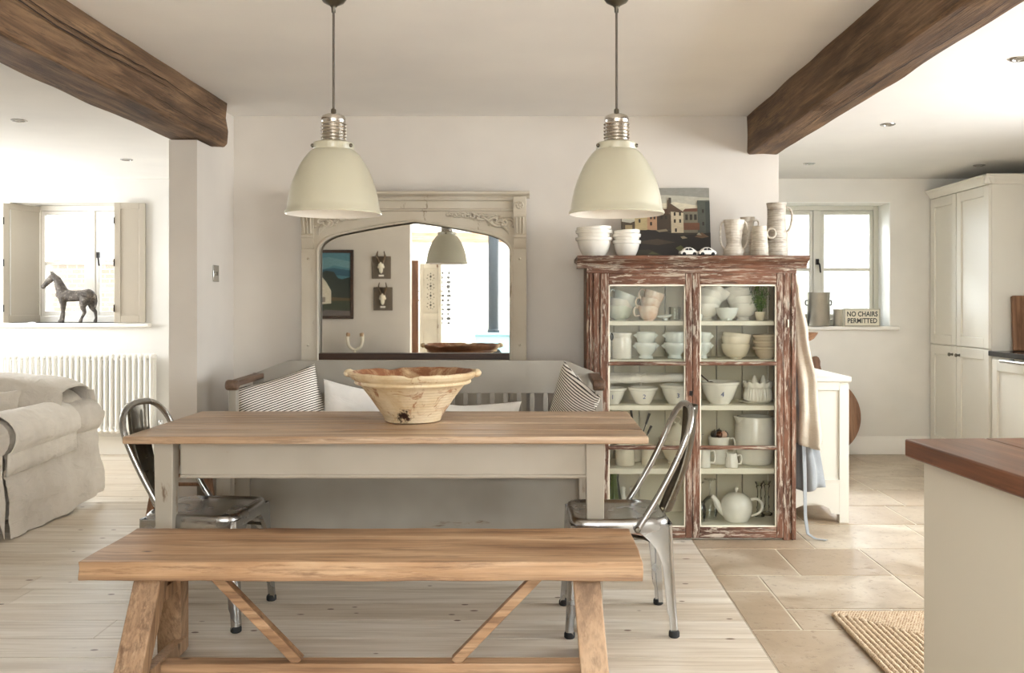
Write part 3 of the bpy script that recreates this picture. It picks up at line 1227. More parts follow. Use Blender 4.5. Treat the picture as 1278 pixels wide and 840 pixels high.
# ------------------------------------------------------------------ pendant lamps
def pendant(label, loc):
    t = thing('pendant_lamp', label, 'lamp', loc, 0, 'enamel pendant lamps')
    # origin on the ceiling; rim at z -.768
    b = -.768
    m = MB()
    out = [(.0705, .2235), (.078, .219), (.090, .2065), (.103, .188), (.1165, .166), (.129, .138), (.1395, .112), (.148, .084), (.1545, .056), (.1585, .03), (.160, .015), (.166, .008), (.1675, .002), (.165, -.002)]
    m.lathe([(r, b + z) for r, z in out], 64)
    m.build('shade', ENAM, t)
    m = MB()
    inn = [(.165, -.002), (.157, .014), (.1555, .03), (.1515, .056), (.145, .084), (.1365, .112), (.126, .138), (.1135, .166), (.10, .186), (.08, .208), (.03, .215), (0, .215)]
    m.lathe([(r, b + z) for r, z in inn], 64)
    m.build('reflector', ENAMW, t)
    m = MB()
    m.lathe([(.0705, b + .223), (.0715, b + .226), (.0715, b + .244), (.068, b + .248), (.043, b + .249)], 48)
    c_ = m.build('collar', ENAM, t)
    for a in (205, 335, 90):
        m = MB()
        m.sphere((.0735 * math.cos(R(a)), .0735 * math.sin(R(a)), b + .235), .007, 10)
        m.build('screw', STEELD, c_)
    m = MB()
    pr = [(.042, b + .249)]
    z = b + .252
    for i in range(6):
        pr += [(.044, z), (.046, z + .003), (.044, z + .006), (.0405, z + .0075), (.0405, z + .0095)]
        z += .0118
    pr += [(.042, z), (.042, z + .012), (.038, z + .02), (.025, z + .026), (.009, z + .028)]
    m.lathe(pr, 40)
    m.build('neck', ALU, t)
    m = MB()
    m.lathe([(.009, z + .026), (.009, z + .042), (.006, z + .046), (0, z + .046)], 16)
    m.build('cord_grip', STEELD, t)
    m = MB()
    m.tube([(0, 0, z + .04), (0, 0, -.03)], .0042, 8)
    m.build('cord', Mat('brown_braided_cord', (92, 84, 76), .8).m, t)
    m = MB()
    m.lathe([(0, -.062), (.007, -.062), (.008, -.045), (.014, -.038), (.036, -.026), (.046, -.012), (.048, 0), (0, 0)], 32)
    m.build('ceiling_rose', STEELD, t)
    m = MB()
    m.lathe([(0, b + .09), (.018, b + .094), (.03, b + .11), (.034, b + .13), (.028, b + .155), (.016, b + .175), (.014, b + .214), (0, b + .214)], 24)
    m.build('bulb', Mat('unlit_bulb_glass', (236, 230, 218), .2).m, t)


pendant('cream enamel pendant lamp hanging in front of the arched mirror', (-.713, 3.26, CZ))
pendant('cream enamel pendant lamp hanging nearer the glazed cabinet', (.2795, 3.26, CZ))

# ------------------------------------------------------------------ arched overmantel mirror
MY = 5.30
t = thing('arched_mirror', 'large arched mirror in a carved putty painted overmantel frame', 'mirror', (-.6965, MY, 0))
xl, xr = -.5475, .549
arch = [(xl, .70), (xl, 1.565)]
for i in range(1, 11):
    a = i / 10
    p0, p1, p2 = Vector((xl, 1.565)), Vector((xl + .012, 1.645)), Vector((xl + .17, 1.672))
    q = p0.lerp(p1, a).lerp(p1.lerp(p2, a), a)
    arch.append((q.x, q.y))
for i in range(1, 8):
    a = i / 7
    arch.append((xl + .17 + (0 - xl - .17) * a, 1.672 + (1.735 - 1.672) * a + .004 * math.sin(PI * a)))
full = arch + [(-x_ * xr / -xl, z_) for x_, z_ in arch[::-1][1:]]
m = MB()
n = len(full)
ZT = 1.868
XO = .6375
# arch plate: front and back faces between the arch edge and a straight top
for i in range(n - 1):
    (xa, za), (xb, zb) = full[i], full[i + 1]
    if abs(xb - xa) < 1e-6:
        continue
    v = [(xa, -.03, za), (xb, -.03, zb), (xb, -.03, ZT), (xa, -.03, ZT), (xa, .01, za), (xb, .01, zb), (xb, .01, ZT), (xa, .01, ZT)]
    m.add(v, [(0, 1, 2, 3), (5, 4, 7, 6), (0, 4, 5, 1), (3, 2, 6, 7)])
m.box(-XO, xl, -.03, .01, 0, ZT)
m.box(xr, XO, -.03, .01, 0, ZT)
m.build('frame', MIRP, t)
m = MB()
m.tube([(x_, -.033, z_) for x_, z_ in full], .008, 8)
m.build('inner_moulding', MIRP, t)
m = MB()
m.prism([(-.04, 1.868), (-.04, 1.874), (-.068, 1.880), (-.074, 1.886), (-.074, 1.896), (-.066, 1.90), (.03, 1.90), (.03, 1.868)], -.655, .655, 'x')
m.prism([(-.03, 1.846), (-.045, 1.85), (-.05, 1.858), (-.045, 1.868), (-.03, 1.868)], -.56, .56, 'x')
m.prism([(-.03, 1.787), (-.042, 1.790), (-.046, 1.796), (-.042, 1.802), (-.03, 1.806)], -.56, .56, 'x')
m.build('cornice', MIRP, t, bevel=.002)
for s_ in (-1, 1):
    m = MB()
    cx = s_ * .60
    m.box(cx - .036, cx + .036, -.055, -.03, 1.775, 1.868)
    m.prism([(-.03, 1.775), (-.075, 1.775), (-.075, 1.765), (-.068, 1.755), (-.05, 1.70), (-.047, 1.66), (-.055, 1.655), (-.055, 1.64), (-.05, 1.635), (-.047, 1.60), (-.03, 1.575)], cx - .034, cx + .034, 'x')
    for q in (-1, 0, 1):
        m.tube([(cx + q * .02, -.073, 1.752), (cx + q * .019, -.056, 1.70), (cx + q * .017, -.052, 1.662)], .0055, 6)
    m.lathe([(0, .008), (.007, .007), (.009, .002), (.018, .006), (.022, .004), (.025, -.002)], 24, M=Matrix.Translation((cx, -.055, 1.822)) @ Matrix.Rotation(PI / 2, 4, 'X'))
    for q in range(8):
        m.sphere((cx + .016 * math.cos(q * PI / 4), -.060, 1.822 + .016 * math.sin(q * PI / 4)), .006, 8, 0, (1, .7, 1))
    m.build('corbel', MIRP, t, bevel=.002)
    m = MB()
    m.box(cx - .0375, cx + .0375, -.035, -.03, 1.552, 1.562)
    m.build('pilaster_band', MIRP, t)
    for z_ in (1.52, 1.03):
        m = MB()
        m.sphere((cx, -.034, z_), .007, 10)
        m.build('stud', MIRP, t)
    # carved foliage in the spandrel
    m = MB()
    rr = random.Random(4)
    for k in range(16):
        u = k / 15
        zc = 1.772 - .012 * u - .055 * max(0, u - .45) * rr.uniform(.7, 1.3)
        xc = s_ * (.19 + .335 * u)
        sz = .014 + .032 * u ** 1.3
        pts = []
        tw = rr.uniform(0, 6)
        for q in range(12):
            a = tw + q * .55 * (1 if k % 2 else -1)
            r_ = sz * (1 - q / 13)
            pts.append((xc + r_ * math.cos(a), -.035 - .006 * q / 6, zc - .012 * u + r_ * .7 * math.sin(a)))
        m.tube(pts, [.0045 + .0055 * u * (1 - q / 14) for q in range(12)], 6)
        for q in range(3):
            m.sphere((xc + rr.uniform(-1, 1) * sz, -.033, zc - .01 * u + rr.uniform(-.8, .8) * sz), .004 + .006 * u * rr.random(), 8, 0, (1.5, .7, .8))
    for k in range(7):
        u = k / 6
        m.tube([(s_ * (.44 + .08 * u), -.034, 1.735 - .02 * u), (s_ * (.47 + .065 * u), -.04, 1.72 - .03 * u), (s_ * (.50 + .04 * u), -.035, 1.705 - .05 * u)], [.004, .007, .003], 6)
    m.build('carving', MIRP, t, sharp=80)
m = MB()
m.box(xl + .0, xr - .0, -.026, .004, .947, .983)
m.build('dark_bottom_rail', DARKW, t, bevel=.003)
m = MB()
m.box(xl + .0, xr, -.02, .004, .05, .947)
m.build('back_board', MIRP, t)
m = MB()
v = [(x_, .012, z_) for x_, z_ in ((-.6, .95), (.6, .95), (.6, 1.80), (-.6, 1.80))]
m.box(-.6, .6, .0115, .015, .95, 1.80)
m.build('mirror_glass', MIRROR, t)


# ------------------------------------------------------------------ sofa
SX, SY = -2.82, 4.96
t = thing('sofa', 'slouchy sofa in a crumpled pale linen loose cover with a rolled arm', 'sofa', (SX, SY, 0))
# local frame: x 0 is the outer side of the right arm, y 0 the front


def arm_profile(off=0.0):
    p = [(-.02 + off, .03), (-.012 + off, .20), (-.03 + off, .34), (-.028 + off, .46)]
    for i in range(15):
        a = R(-40 + i * 17)
        p.append((-.125 + (.135 + off) * math.cos(a), .535 + (.118 + off) * math.sin(a)))
    return p


def arm_mesh(name, flip):
    m = MB()
    prof = arm_profile() + [(-.245, .5), (-.25, .40), (-.25, .05)]
    # resample the profile finely
    P = []
    for i in range(len(prof) - 1):
        a, b = Vector(prof[i]), Vector(prof[i + 1])
        k = max(1, int((b - a).length / .02))
        for q in range(k):
            P.append(a.lerp(b, q / k))
    P.append(Vector(prof[-1]))
    npf = len(P)
    ny = 54

    def fn(u, v):
        p = P[min(npf - 1, round(v * (npf - 1)))]
        y = .0 + 1.06 * u
        x, z = p.x, p.y
        low = max(0, min(1, (.46 - z) / .3))
        e = .013 * nz(y * 6, z * 9, 1.3 + flip) + .011 * abs(nz(y * 13 + z * 9, z * 17, 4)) + .005 * nz(y * 34, z * 30 + y * 9, 8) + .010 * low * math.sin(y * 23 + 3 * nz(y * 3, z * 2, 2))
        fl = .05 * low * (1 if x > -.1 else 0) * (.2 + .8 * (.5 + .5 * nz(y * 2, 0, 7)))
        x += e + fl
        z += e * .5 if z > .3 else 0
        if z < .06:
            z = .008 + .085 * max(0, (y - .45)) ** 1.2 + .006 * nz(y * 9, 1, 1)
        return ((x if not flip else -1.92 - x), y, z)
    m.grid(fn, ny, npf)
    # front cap
    cap = []
    for p in P:
        cap.append(((p.x if not flip else -1.92 - p.x), -.004, p.y if p.y > .06 else .008))
    n0 = len(m.v)
    ctr = (-.12 if not flip else -1.80, -.022, .40)
    m.add([ctr] + cap, [(0, i + 1, i + 2) for i in range(npf - 1)], 0, True)
    m.build('arm', LINEN, t, sharp=70)


arm_mesh('arm', 0)
arm_mesh('arm', 1)


def rbox(m, x0, x1, y0, y1, z0, z1, r, amp, seed, n=26):
    """soft box: superellipsoid-like with noise"""
    c0 = Vector(((x0 + x1) / 2, (y0 + y1) / 2, (z0 + z1) / 2))
    hx, hy, hz = (x1 - x0) / 2, (y1 - y0) / 2, (z1 - z0) / 2
    e = r

    def sg(w_, p):
        return math.copysign(abs(w_) ** p, w_)

    def fn(u, v):
        a = u * 2 * PI
        b = (v - .5) * PI
        x = hx * sg(math.cos(b), e) * sg(math.cos(a), e)
        y = hy * sg(math.cos(b), e) * sg(math.sin(a), e)
        z = hz * sg(math.sin(b), e)
        k = amp * (nz(x * 5 + seed, y * 5, z * 5) + .5 * nz(x * 13, y * 13 + seed, z * 13))
        d = Vector((x / hx, y / hy, z / hz)).normalized() * k
        return (c0.x + x + d.x, c0.y + y + d.y, c0.z + z + d.z)
    m.grid(fn, n * 2, n, True, False)


m = MB()
rbox(m, -1.70, -.22, .02, 1.0, .012, .30, .25, .006, 3)
m.build('seat_base', LINEN, t, sharp=70)
for i, (a, b) in enumerate(((-1.69, -.97), (-.96, -.24))):
    m = MB()
    rbox(m, a, b, .0, .82, .27, .45, .3, .012, 5 + i)
    m.build('seat_cushion', LINEN, t, sharp=80)
m = MB()
rbox(m, -1.86, -.06, .72, 1.06, .02, .75, .33, .014, 9, 34)
m.build('backrest', LINEN, t, sharp=80)
for i, (a, b) in enumerate(((-1.67, -.97), (-.97, -.27))):
    m = MB()
    rbox(m, a, b, .60, .82, .44, .76, .42, .016, 12 + i)
    m.build('back_cushion', LINEN, t, sharp=80)


# linen throw over the arm
def throw_arm(u, v):
    prof = arm_profile(.014)[2:18]
    i = v * (len(prof) - 1)
    k = min(len(prof) - 2, int(i))
    p = Vector(prof[k]).lerp(Vector(prof[k + 1]), i - k)
    edge = (1 - v) ** 3
    y = SY + .015 + .70 * u + .05 * edge * (u - .3) + .02 * nz(v * 3, u, 2)
    e = .010 * nz(u * 7, v * 5, 3.3) + .007 * nz(u * 20, v * 6, 5) + .006 * math.sin(u * 30 + 4 * v)
    z = p.y
    if v < .22:
        z = p.y - .0 + .03 * u
    return (SX + p.x + .006 + abs(e), y, z + abs(e) * .6)


m = MB()
m.grid(throw_arm, 50, 40)
o = m.build('arm_throw', LINENL, solid=.005, sharp=80)
tag(o, 'pale cream linen throw laid over the rolled sofa arm', 'throw')


# rumpled throw over the back
def throw_back(u, v):
    x = -1.74 + 1.70 * u
    s_ = v * 1.0
    L = .32
    if s_ < .45:
        q = s_ / .45
        z = .52 + (.83 - .52) * q - (.10 * max(0, (u - .82)) / .18 if q < .5 else 0)
        y = .575 + .07 * q ** 2 + .02 * q
    elif s_ < .7:
        q = (s_ - .45) / .25
        a = PI * q
        y = .83 - .165 * math.cos(a)
        z = .83 + .03 * math.sin(a)
    else:
        q = (s_ - .7) / .3
        y = 1.015 + .06
        z = .83 - .25 * q
    droop = .06 * max(0, (u - .80) / .2) ** 2
    e = .014 * nz(x * 4, v * 4, 6) + .010 * nz(x * 11 + v * 7, v * 4, 2) + .008 * math.sin(x * 22 + v * 9)
    lump = .025 * math.sin(PI * min(1, max(0, (x + 1.2) / 1.0)))
    return (SX + x + e, SY + y - abs(e) - .008, z + e + .012 - droop + lump * .5 - .055)


m = MB()
m.grid(throw_back, 70, 50)
o = m.build('back_throw', LINEN, solid=.006, sharp=80)
tag(o, 'rumpled beige linen throw draped over the sofa back', 'throw')
pillow('linen_cushion', 'small beige linen cushion propped inside the sofa arm', None, .46, .30, .12, (-3.26, 5.43, .60), (R(-18), R(-4), R(6)), LINEN, 21)

# ------------------------------------------------------------------ column radiator
t = thing('radiator', 'long white column radiator on the far wall behind the sofa', 'radiator', (-3.815, 7.70, 0))
xs = [-.635 + i * .047 for i in range(28)]
first = None
for x in xs:
    if first is None:
        m = MB()
        for y_ in (-.042, 0, .042):
            m.tube([(0, y_, .225), (0, y_, .825)], .0125, 10)
        for z_ in (.225, .82):
            m.tube([(0, -.048, z_), (0, -.025, z_ + (.012 if z_ > .5 else -.012)), (0, 0, z_), (0, .025, z_ + (.012 if z_ > .5 else -.012)), (0, .048, z_)], [.016, .021, .019, .021, .016], 10)
        first = m.build('section', RADW, t, (x, 0, 0))
    else:
        c = first.copy()
        COL.objects.link(c)
        c.parent = t
        c.location = (x, 0, 0)
m = MB()
for z_ in (.24, .805):
    m.tube([(-.65, 0, z_), (.65, 0, z_)], .014, 10)
m.build('header_pipe', RADW, t)
m = MB()
m.tube([(.645, 0, .225), (.69, 0, .225)], .011, 10)
m.lathe([(0, 0), (.016, 0), (.018, .02), (.013, .03), (.02, .04), (.026, .055), (.026, .085), (.018, .10), (0, .104)], 18, (.70, 0, .20))
m.build('valve', CHROME, t)
m = MB()
m.tube([(.70, 0, .21), (.70, 0, 0)], .0075, 8)
m.build('pipe', IRON, t)
for x in (-.5, .5):
    m = MB()
    m.box(x - .012, x + .012, -.05, .05, .0, .21)
    m.build('foot', RADW, t)

# ------------------------------------------------------------------ horse figure on the sill
hm = Mat('dark_carved_wood', (84, 76, 68), .75)
q = hm.noise(hm.vec(), 26, 5, .7)
hm.color(hm.ramp(q, [(.35, (54, 48, 44)), (.55, (92, 84, 76)), (.72, (156, 148, 138))]))
legs = [
    # front pair
    [(-.064, .026, .215, .034), (-.066, .028, .165, .024), (-.068, .03, .115, .017), (-.078, .03, .072, .0135), (-.092, .03, .024, .011), (-.098, .03, .010, .015), (-.100, .03, .001, .016)],
    [(-.050, -.026, .215, .034), (-.046, -.028, .165, .024), (-.042, -.03, .115, .018), (-.038, -.03, .072, .014), (-.042, -.03, .024, .012), (-.047, -.03, .010, .016), (-.049, -.03, .001, .017)],
    # hind pair: stifle forward, hock back, shank near upright
    [(.150, -.024, .215, .046), (.132, -.03, .165, .036), (.126, -.032, .130, .023), (.142, -.032, .085, .015), (.116, -.032, .035, .011), (.108, -.032, .012, .015), (.105, -.032, .001, .016)],
    [(.168, .024, .215, .046), (.168, .03, .165, .036), (.172, .032, .130, .023), (.203, .032, .088, .015), (.208, .032, .035, .011), (.202, .032, .012, .015), (.199, .032, .001, .016)]]
m = MB()
for path in ([(.212, 0, .226, .012), (.196, 0, .230, .036), (.165, 0, .234, .050), (.10, 0, .228, .046), (.04, 0, .223, .047), (-.02, 0, .226, .051), (-.07, 0, .238, .050), (-.10, 0, .246, .034), (-.112, 0, .25, .012)],
             [(-.04, 0, .245, .042), (-.072, 0, .282, .044), (-.088, 0, .325, .037), (-.106, 0, .365, .031), (-.135, 0, .389, .027), (-.152, 0, .390, .016)],
             [(-.122, 0, .390, .018), (-.148, 0, .382, .031), (-.178, 0, .352, .027), (-.205, 0, .322, .020), (-.226, 0, .300, .0195), (-.236, 0, .290, .010)],
             [(-.140, .013, .404, .011), (-.150, .016, .425, .007), (-.158, .018, .440, .002)], [(-.140, -.013, .404, .011), (-.150, -.016, .425, .007), (-.158, -.018, .440, .002)],
             [(.196, 0, .246, .012), (.214, 0, .228, .014), (.221, 0, .18, .014), (.216, 0, .12, .006)]) + tuple(legs):
    P_ = smooth4 = [Vector(p) for p in path]
    pts, rad = [], []
    for k in range(len(P_) - 1):
        for q in range(4):
            v_ = P_[k].lerp(P_[k + 1], q / 4)
            pts.append(v_.to_3d() if False else Vector((v_[0], v_[1], v_[2])))
            rad.append(v_[3])
    pts.append(Vector(P_[-1][:3]))
    rad.append(P_[-1][3])
    m.tube(pts, rad, 14)
o = m.build('horse_figurine', hm.m)
rm = o.modifiers.new('remesh', 'REMESH')
rm.mode = 'VOXEL'
rm.voxel_size = .004
rm.use_smooth_shade = True
sm_ = o.modifiers.new('smooth', 'SMOOTH')
sm_.factor = .5
sm_.iterations = 6
HY = 7.86
o.location = (px(87, HY), HY, 1.104)
tag(o, 'dark carved horse figure standing on the white window sill', 'figurine')
m = MB()
m.prism([(-.148, .425), (-.118, .412), (-.088, .380), (-.062, .33), (-.046, .29), (-.056, .285), (-.08, .33), (-.105, .37), (-.135, .395)], -.006, .006, 'y')
m.build('mane', hm.m, o, bevel=.002)

# light switch on the nib, recessed spotlights
m = MB()
m.box(-1.7545, -1.7485, 5.03, 5.115, 1.385, 1.475)
sw_ = m.build('light_switch', STEEL, bevel=.002)
tag(sw_, 'brushed metal double light switch on the wall end beside the mirror', 'light switch')
for q in (5.055, 5.09):
    m = MB()
    m.box(-1.7485, -1.7435, q - .007, q + .007, 1.42, 1.44)
    m.build('rocker', STEELD, sw_, bevel=.001)
for (x, y_), lb in zip(((24, 150), (158, 199), (1108, 155), (1010, 204), (1222, 206), (1273, 73)), (
        'recessed steel ceiling spotlight nearest the left beam', 'recessed steel ceiling spotlight above the horse window side',
        'recessed steel ceiling spotlight midway along the kitchen ceiling', 'recessed steel ceiling spotlight farthest back, before the kitchen window',
        'recessed steel ceiling spotlight just above the tall kitchen cupboards', 'recessed steel ceiling spotlight nearest, at the right edge of the photo')):
    Y = F * (CZ2 - EYE) / (378 - y_)
    t = thing('ceiling_spotlight', lb, 'spotlight', (px(x, Y), Y, CZ2), 0, 'recessed ceiling spotlights')
    m = MB()
    m.lathe([(.044, -.0005), (.043, -.004), (.036, -.007), (.030, -.005), (.029, -.001)], 32)
    m.build('bezel', STEEL, t)
    m = MB()
    m.lathe([(.030, -.001), (.024, -.003), (0, -.003)], 24)
    m.build('lamp', Mat('unlit_spot', (120, 112, 100), .3).m, t)


# ------------------------------------------------------------------ glazed cabinet
CX0, CX1, CY0, CY1 = .27, 1.385, 4.97, 5.352
t = thing('glazed_cabinet', 'tall glazed crockery cabinet in chipped reddish brown paint', 'cabinet', (CX0, CY0, 0))
W_ = CX1 - CX0
D_ = CY1 - CY0
for x0, x1 in ((0, .022), (W_ - .022, W_)):
    m = MB()
    m.box(x0, x1, .03, D_, .0, 1.46)
    m.build('side', CABP, t, bevel=.002)
m = MB()
m.box(.022, W_ - .022, .03, D_, 1.435, 1.46)
m.box(.022, W_ - .022, .03, D_, .05, .072)
m.box(.0, W_, .03, .05, 0, .05)
m.build('top_and_base', SHELFP, t)
m = MB()
x = .022
while x < W_ - .03:
    m.box(x + .002, min(x + .148, W_ - .022) - .002, D_ - .014, D_ - .002, .07, 1.435)
    x += .148
m.build('back_boards', CREAM, t, bevel=.003)
for s_ in (0, 1):
    # pilaster with sunk mouldings
    m = MB()
    q = (lambda x: x) if s_ == 0 else (lambda x: W_ - x)
    for a, b, d in ((-.004, .012, .010), (.012, .022, 0), (.022, .034, .008), (.034, .066, .0)):
        xa, xb = sorted((q(a), q(b)))
        m.box(xa, xb, d, .05, .0, 1.45)
    m.build('pilaster', CABP, t, bevel=.003)
m = MB()
m.box(-.004, W_ + .004, -.002, .05, 1.428, 1.462)
m.prism([(.05, 1.455), (-.012, 1.455), (-.016, 1.462), (-.012, 1.470), (-.02, 1.476), (-.045, 1.492), (-.066, 1.500), (-.070, 1.504), (-.070, 1.520), (.05, 1.520)], -.055, W_ + .055, 'x')
m.prism([(W_, 1.470), (W_ + .02, 1.476), (W_ + .045, 1.492), (W_ + .055, 1.5), (W_ + .055, 1.52), (W_, 1.52)], .05, D_, 'y')
m.prism([(0, 1.470), (-.02, 1.476), (-.045, 1.492), (-.055, 1.5), (-.055, 1.52), (0, 1.52)], .05, D_, 'y')
m.box(0, W_, .05, D_, 1.46, 1.519)
m.build('cornice', CABPH, t, bevel=.003)
SH = [(1.172, .024), (.962, .022), (.716, .026), (.376, .030)]
for z_, th in SH:
    m = MB()
    m.box(.024, W_ - .024, .045, D_ - .016, z_ - th, z_)
    m.build('shelf', SHELFP, t, bevel=.002)
DH0, DH1 = .012, 1.428
for s_ in (0, 1):
    x0, x1 = (.068, .560) if s_ == 0 else (.562, W_ - .068)
    sl, sr = (.046, .036) if s_ == 0 else (.040, .036)
    m = MB()
    zb, zt = .072, 1.368
    m.box(x0, x0 + sl, -.004, .024, DH0, DH1)
    m.box(x1 - sr, x1, -.004, .024, DH0, DH1)
    d_ = m.build('door', CABP, t, bevel=.004)
    for za_, zb_ in ((DH0, zb), (zt, DH1)):
        m = MB()
        m.box(x0 + sl, x1 - sr, -.003, .023, za_, zb_)
        m.build('door_rail', CABPH, d_, bevel=.004)
    for z_ in (.945, .495):
        m = MB()
        m.prism([(-.006, z_ - .010), (-.010, z_), (-.006, z_ + .010), (.02, z_ + .010), (.02, z_ - .010)], x0 + sl, x1 - sr, 'x')
        m.build('glazing_bar', CABPH, d_, bevel=.002)
    m = MB()
    for a, b, c_, e in ((x0 + sl, x0 + sl + .006, zb, zt), (x1 - sr - .006, x1 - sr, zb, zt)):
        m.box(a, b, .000, .02, c_, e)
    m.box(x0 + sl, x1 - sr, .0, .02, zt - .008, zt)
    m.box(x0 + sl, x1 - sr, .0, .02, zb, zb + .006)
    m.build('glazing_bead', SHELFP, d_)
    m = MB()
    m.box(x0 + sl, x1 - sr, .012, .0145, zb, zt)
    m.build('pane', GLASS2, d_)
m = MB()
m.box(.545, .562, -.010, -.004, .775, .80)
m.tube([(.5535, -.010, .782), (.5535, -.03, .782)], .0035, 8)
m.lathe([(.004, -.0015), (.010, -.0015), (.010, .0015), (.004, .0015), (.004, -.0015)], 16, M=Matrix.Translation((.5535, -.036, .782)) @ Matrix.Rotation(PI / 2, 4, 'Y'))
m.build('key', IRON, t)
m = MB()
m.tube([(W_ - .042, -.004, 1.14), (W_ - .042, -.008, 1.165), (W_ - .042, -.004, 1.18)], .004, 6)
m.build('hinge', SHELFP, t)


# ------------------------------------------------------------------ crockery helpers
def bowlp(Rr, h, rf, th=.004, foot=.006, k=.0, lip=.0):
    """closed bowl profile; k 0 round .. 1 straight sided"""
    o = [(0, .001), (rf * .8, 0), (rf, 0), (rf, foot)]
    n = 12
    oc = []
    for i in range(n + 1):
        a = i / n
        r1, z1 = math.sin(a * PI / 2), 1 - math.cos(a * PI / 2)
        r_ = rf + (Rr - rf) * (r1 * (1 - k) + a * k)
        z_ = foot + (h - foot) * (z1 * (1 - k) + a * k)
        oc.append((r_, z_))
    o += oc
    if lip:
        o = o[:-1] + [(Rr - .003, h - lip - .002), (Rr + .004, h - lip), (Rr + .006, h - .003), (Rr + .003, h)]
    o.append((Rr - th / 2, h + .001))
    for r_, z_ in oc[::-1]:
        o.append((max(0, r_ - th), min(h, z_ + th * .6)))
    o.append((0, foot + th))
    return o


def ware(name, label, cat, group, loc, prof, mat, tilt=(0, 0, 0), seg=40, handle=None, extra=None):
    m = MB()
    m.lathe(prof, seg)
    if extra:
        extra(m)
    o = m.build(name, mat, None, loc, tilt, sharp=50)
    tag(o, label, cat, group)
    if handle:
        pts, r_ = handle
        h = MB()
        h.tube(smooth(pts), r_, 8)
        h.build('handle', mat, o)
    return o


def smooth(pts, n=5):
    """catmull-rom through the points"""
    P = [Vector(p) for p in pts]
    out = []
    for i in range(len(P) - 1):
        p0, p1, p2, p3 = P[max(0, i - 1)], P[i], P[i + 1], P[min(len(P) - 1, i + 2)]
        for q in range(n):
            t_ = q / n
            out.append(.5 * ((2 * p1) + (p2 - p0) * t_ + (2 * p0 - 5 * p1 + 4 * p2 - p3) * t_ ** 2 + (3 * p1 - p0 - 3 * p2 + p3) * t_ ** 3))
    out.append(P[-1])
    return out


def ear(sx, r, z0, z1, out, y=0):
    return [(sx * r, y, z1), (sx * (r + out * .7), y, z1 + .004), (sx * (r + out), y, (z0 + z1) / 2 + .004), (sx * (r + out * .7), y, z0), (sx * (r - .004), y, z0 + .002)]


GA = 'cups and bowls on the top shelf of the glazed cabinet'
GB = 'crockery on the second shelf of the glazed cabinet'
GC = 'numbered pudding basins on the third shelf'
GD = 'crockery on the fourth shelf of the glazed cabinet'
S1, S2, S3, S4, S5 = SH[0][0], SH[1][0], SH[2][0], SH[3][0], .072
YA = 5.14

# top shelf, left: three big cups, three peach cups
def cup_stack(x, mats, labels, R0, h, rf, group, side=-1, tilts=(0, 12, 24), lift=(0, .042, .078), dx=(0, .004, .016), y=YA):
    for i in range(len(labels)):
        pr = bowlp(R0, h, rf, .004, .006, .1)
        ware('cup', labels[i], 'cup', group, (x + dx[i], y - .002 * i, S1 + lift[i]), pr, mats[i], (0, R(tilts[i]), 0), 40,
             (ear(side, R0 * .93, h * .35, h * .85, .030), .0048))


cup_stack(px(774, YA), [CERGR, CER, CERB], ['white cup with a pale green tint at the bottom of the left cup stack', 'white cup wedged in the middle of the left cup stack',
                                          'tilted white cup on top of the left cup stack'], .074, .082, .034, 'large cups on the top shelf',
          -1, (0, 8, 22), (0, .036, .070), (0, .002, .014), 5.17)
cup_stack(px(808, YA), [CERP, CERP, CERP], ['peach stained cup at the bottom of the smaller cup stack', 'peach stained cup in the middle of the smaller cup stack',
                                          'peach stained cup tipped on top of the smaller cup stack'], .056, .080, .028, 'peach stained cups on the top shelf',
          -1, (0, 8, 18), (0, .044, .082), (0, .004, .010), 5.08)
ware('sauce_dish', 'little white footed dish beside the peach stained cups', 'dish', None, (px(830, 5.10), 5.10, S1 + .001),
     bowlp(.045, .03, .014, .004, .012, .2), CERB, (0, R(-6), 0))
m = MB()
m.lathe([(0, .001), (.033, 0), (.035, .004), (.035, .07), (.032, .074), (.032, .07), (.031, .006), (0, .006)], 24)
o = m.build('glass_jar', GLASS2, None, (px(842, 5.2), 5.2, S1 + .001))
tag(o, 'small glass jar on the top cabinet shelf by the middle stile', 'jar')

# top shelf, right: stacks of footed bowls
def fbowl(R0, h, rf):
    return [(0, .004), (rf * .7, .003), (rf, 0), (rf + .002, .006), (rf * .86, .014), (rf * .9, .02)] + [(rf * .9 + (R0 - rf * .9) * math.sin(a * PI / 20), .02 + (h - .02) * (1 - math.cos(a * PI / 20))) for a in range(1, 11)] + \
        [(R0 - .003, h + .001)] + [(max(.001, rf * .9 + (R0 - rf * .9) * math.sin(a * PI / 20) - .005), .024 + (h - .024) * (1 - math.cos(a * PI / 20))) for a in range(10, 0, -1)] + [(0, .024)]


xE, xG = px(881, YA), px(929, YA)
for i, (tl, dz, dx, lb) in enumerate(((0, 0, 0, 'bottom'), (7, .040, .004, 'second'), (17, .074, .011, 'third'), (30, .104, .024, 'topmost'))):
    ware('footed_bowl', f'white footed bowl, {lb} of the leaning stack beside the middle stile', 'bowl', 'footed bowls stacked on the top shelf',
         (xE + dx, YA, S1 + .001 + dz), fbowl(.076, .092, .036), CER, (0, R(tl), 0))
for i, (tl, dz, dx, lb) in enumerate(((0, 0, 0, 'bottom'), (-6, .042, -.003, 'second'), (-14, .078, -.010, 'third'), (-20, .108, -.022, 'topmost'))):
    ware('footed_bowl', f'white footed bowl, {lb} of the leaning stack beside the trailing plant', 'bowl', 'footed bowls stacked on the top shelf',
         (xG + dx, YA + .03, S1 + .001 + dz), fbowl(.080, .094, .037), CER, (0, R(tl), 0))


def threefeet(m):
    for a in (270, 30, 150):
        m.sphere((.03 * math.cos(R(a)), .03 * math.sin(R(a)), .005), .009, 8)


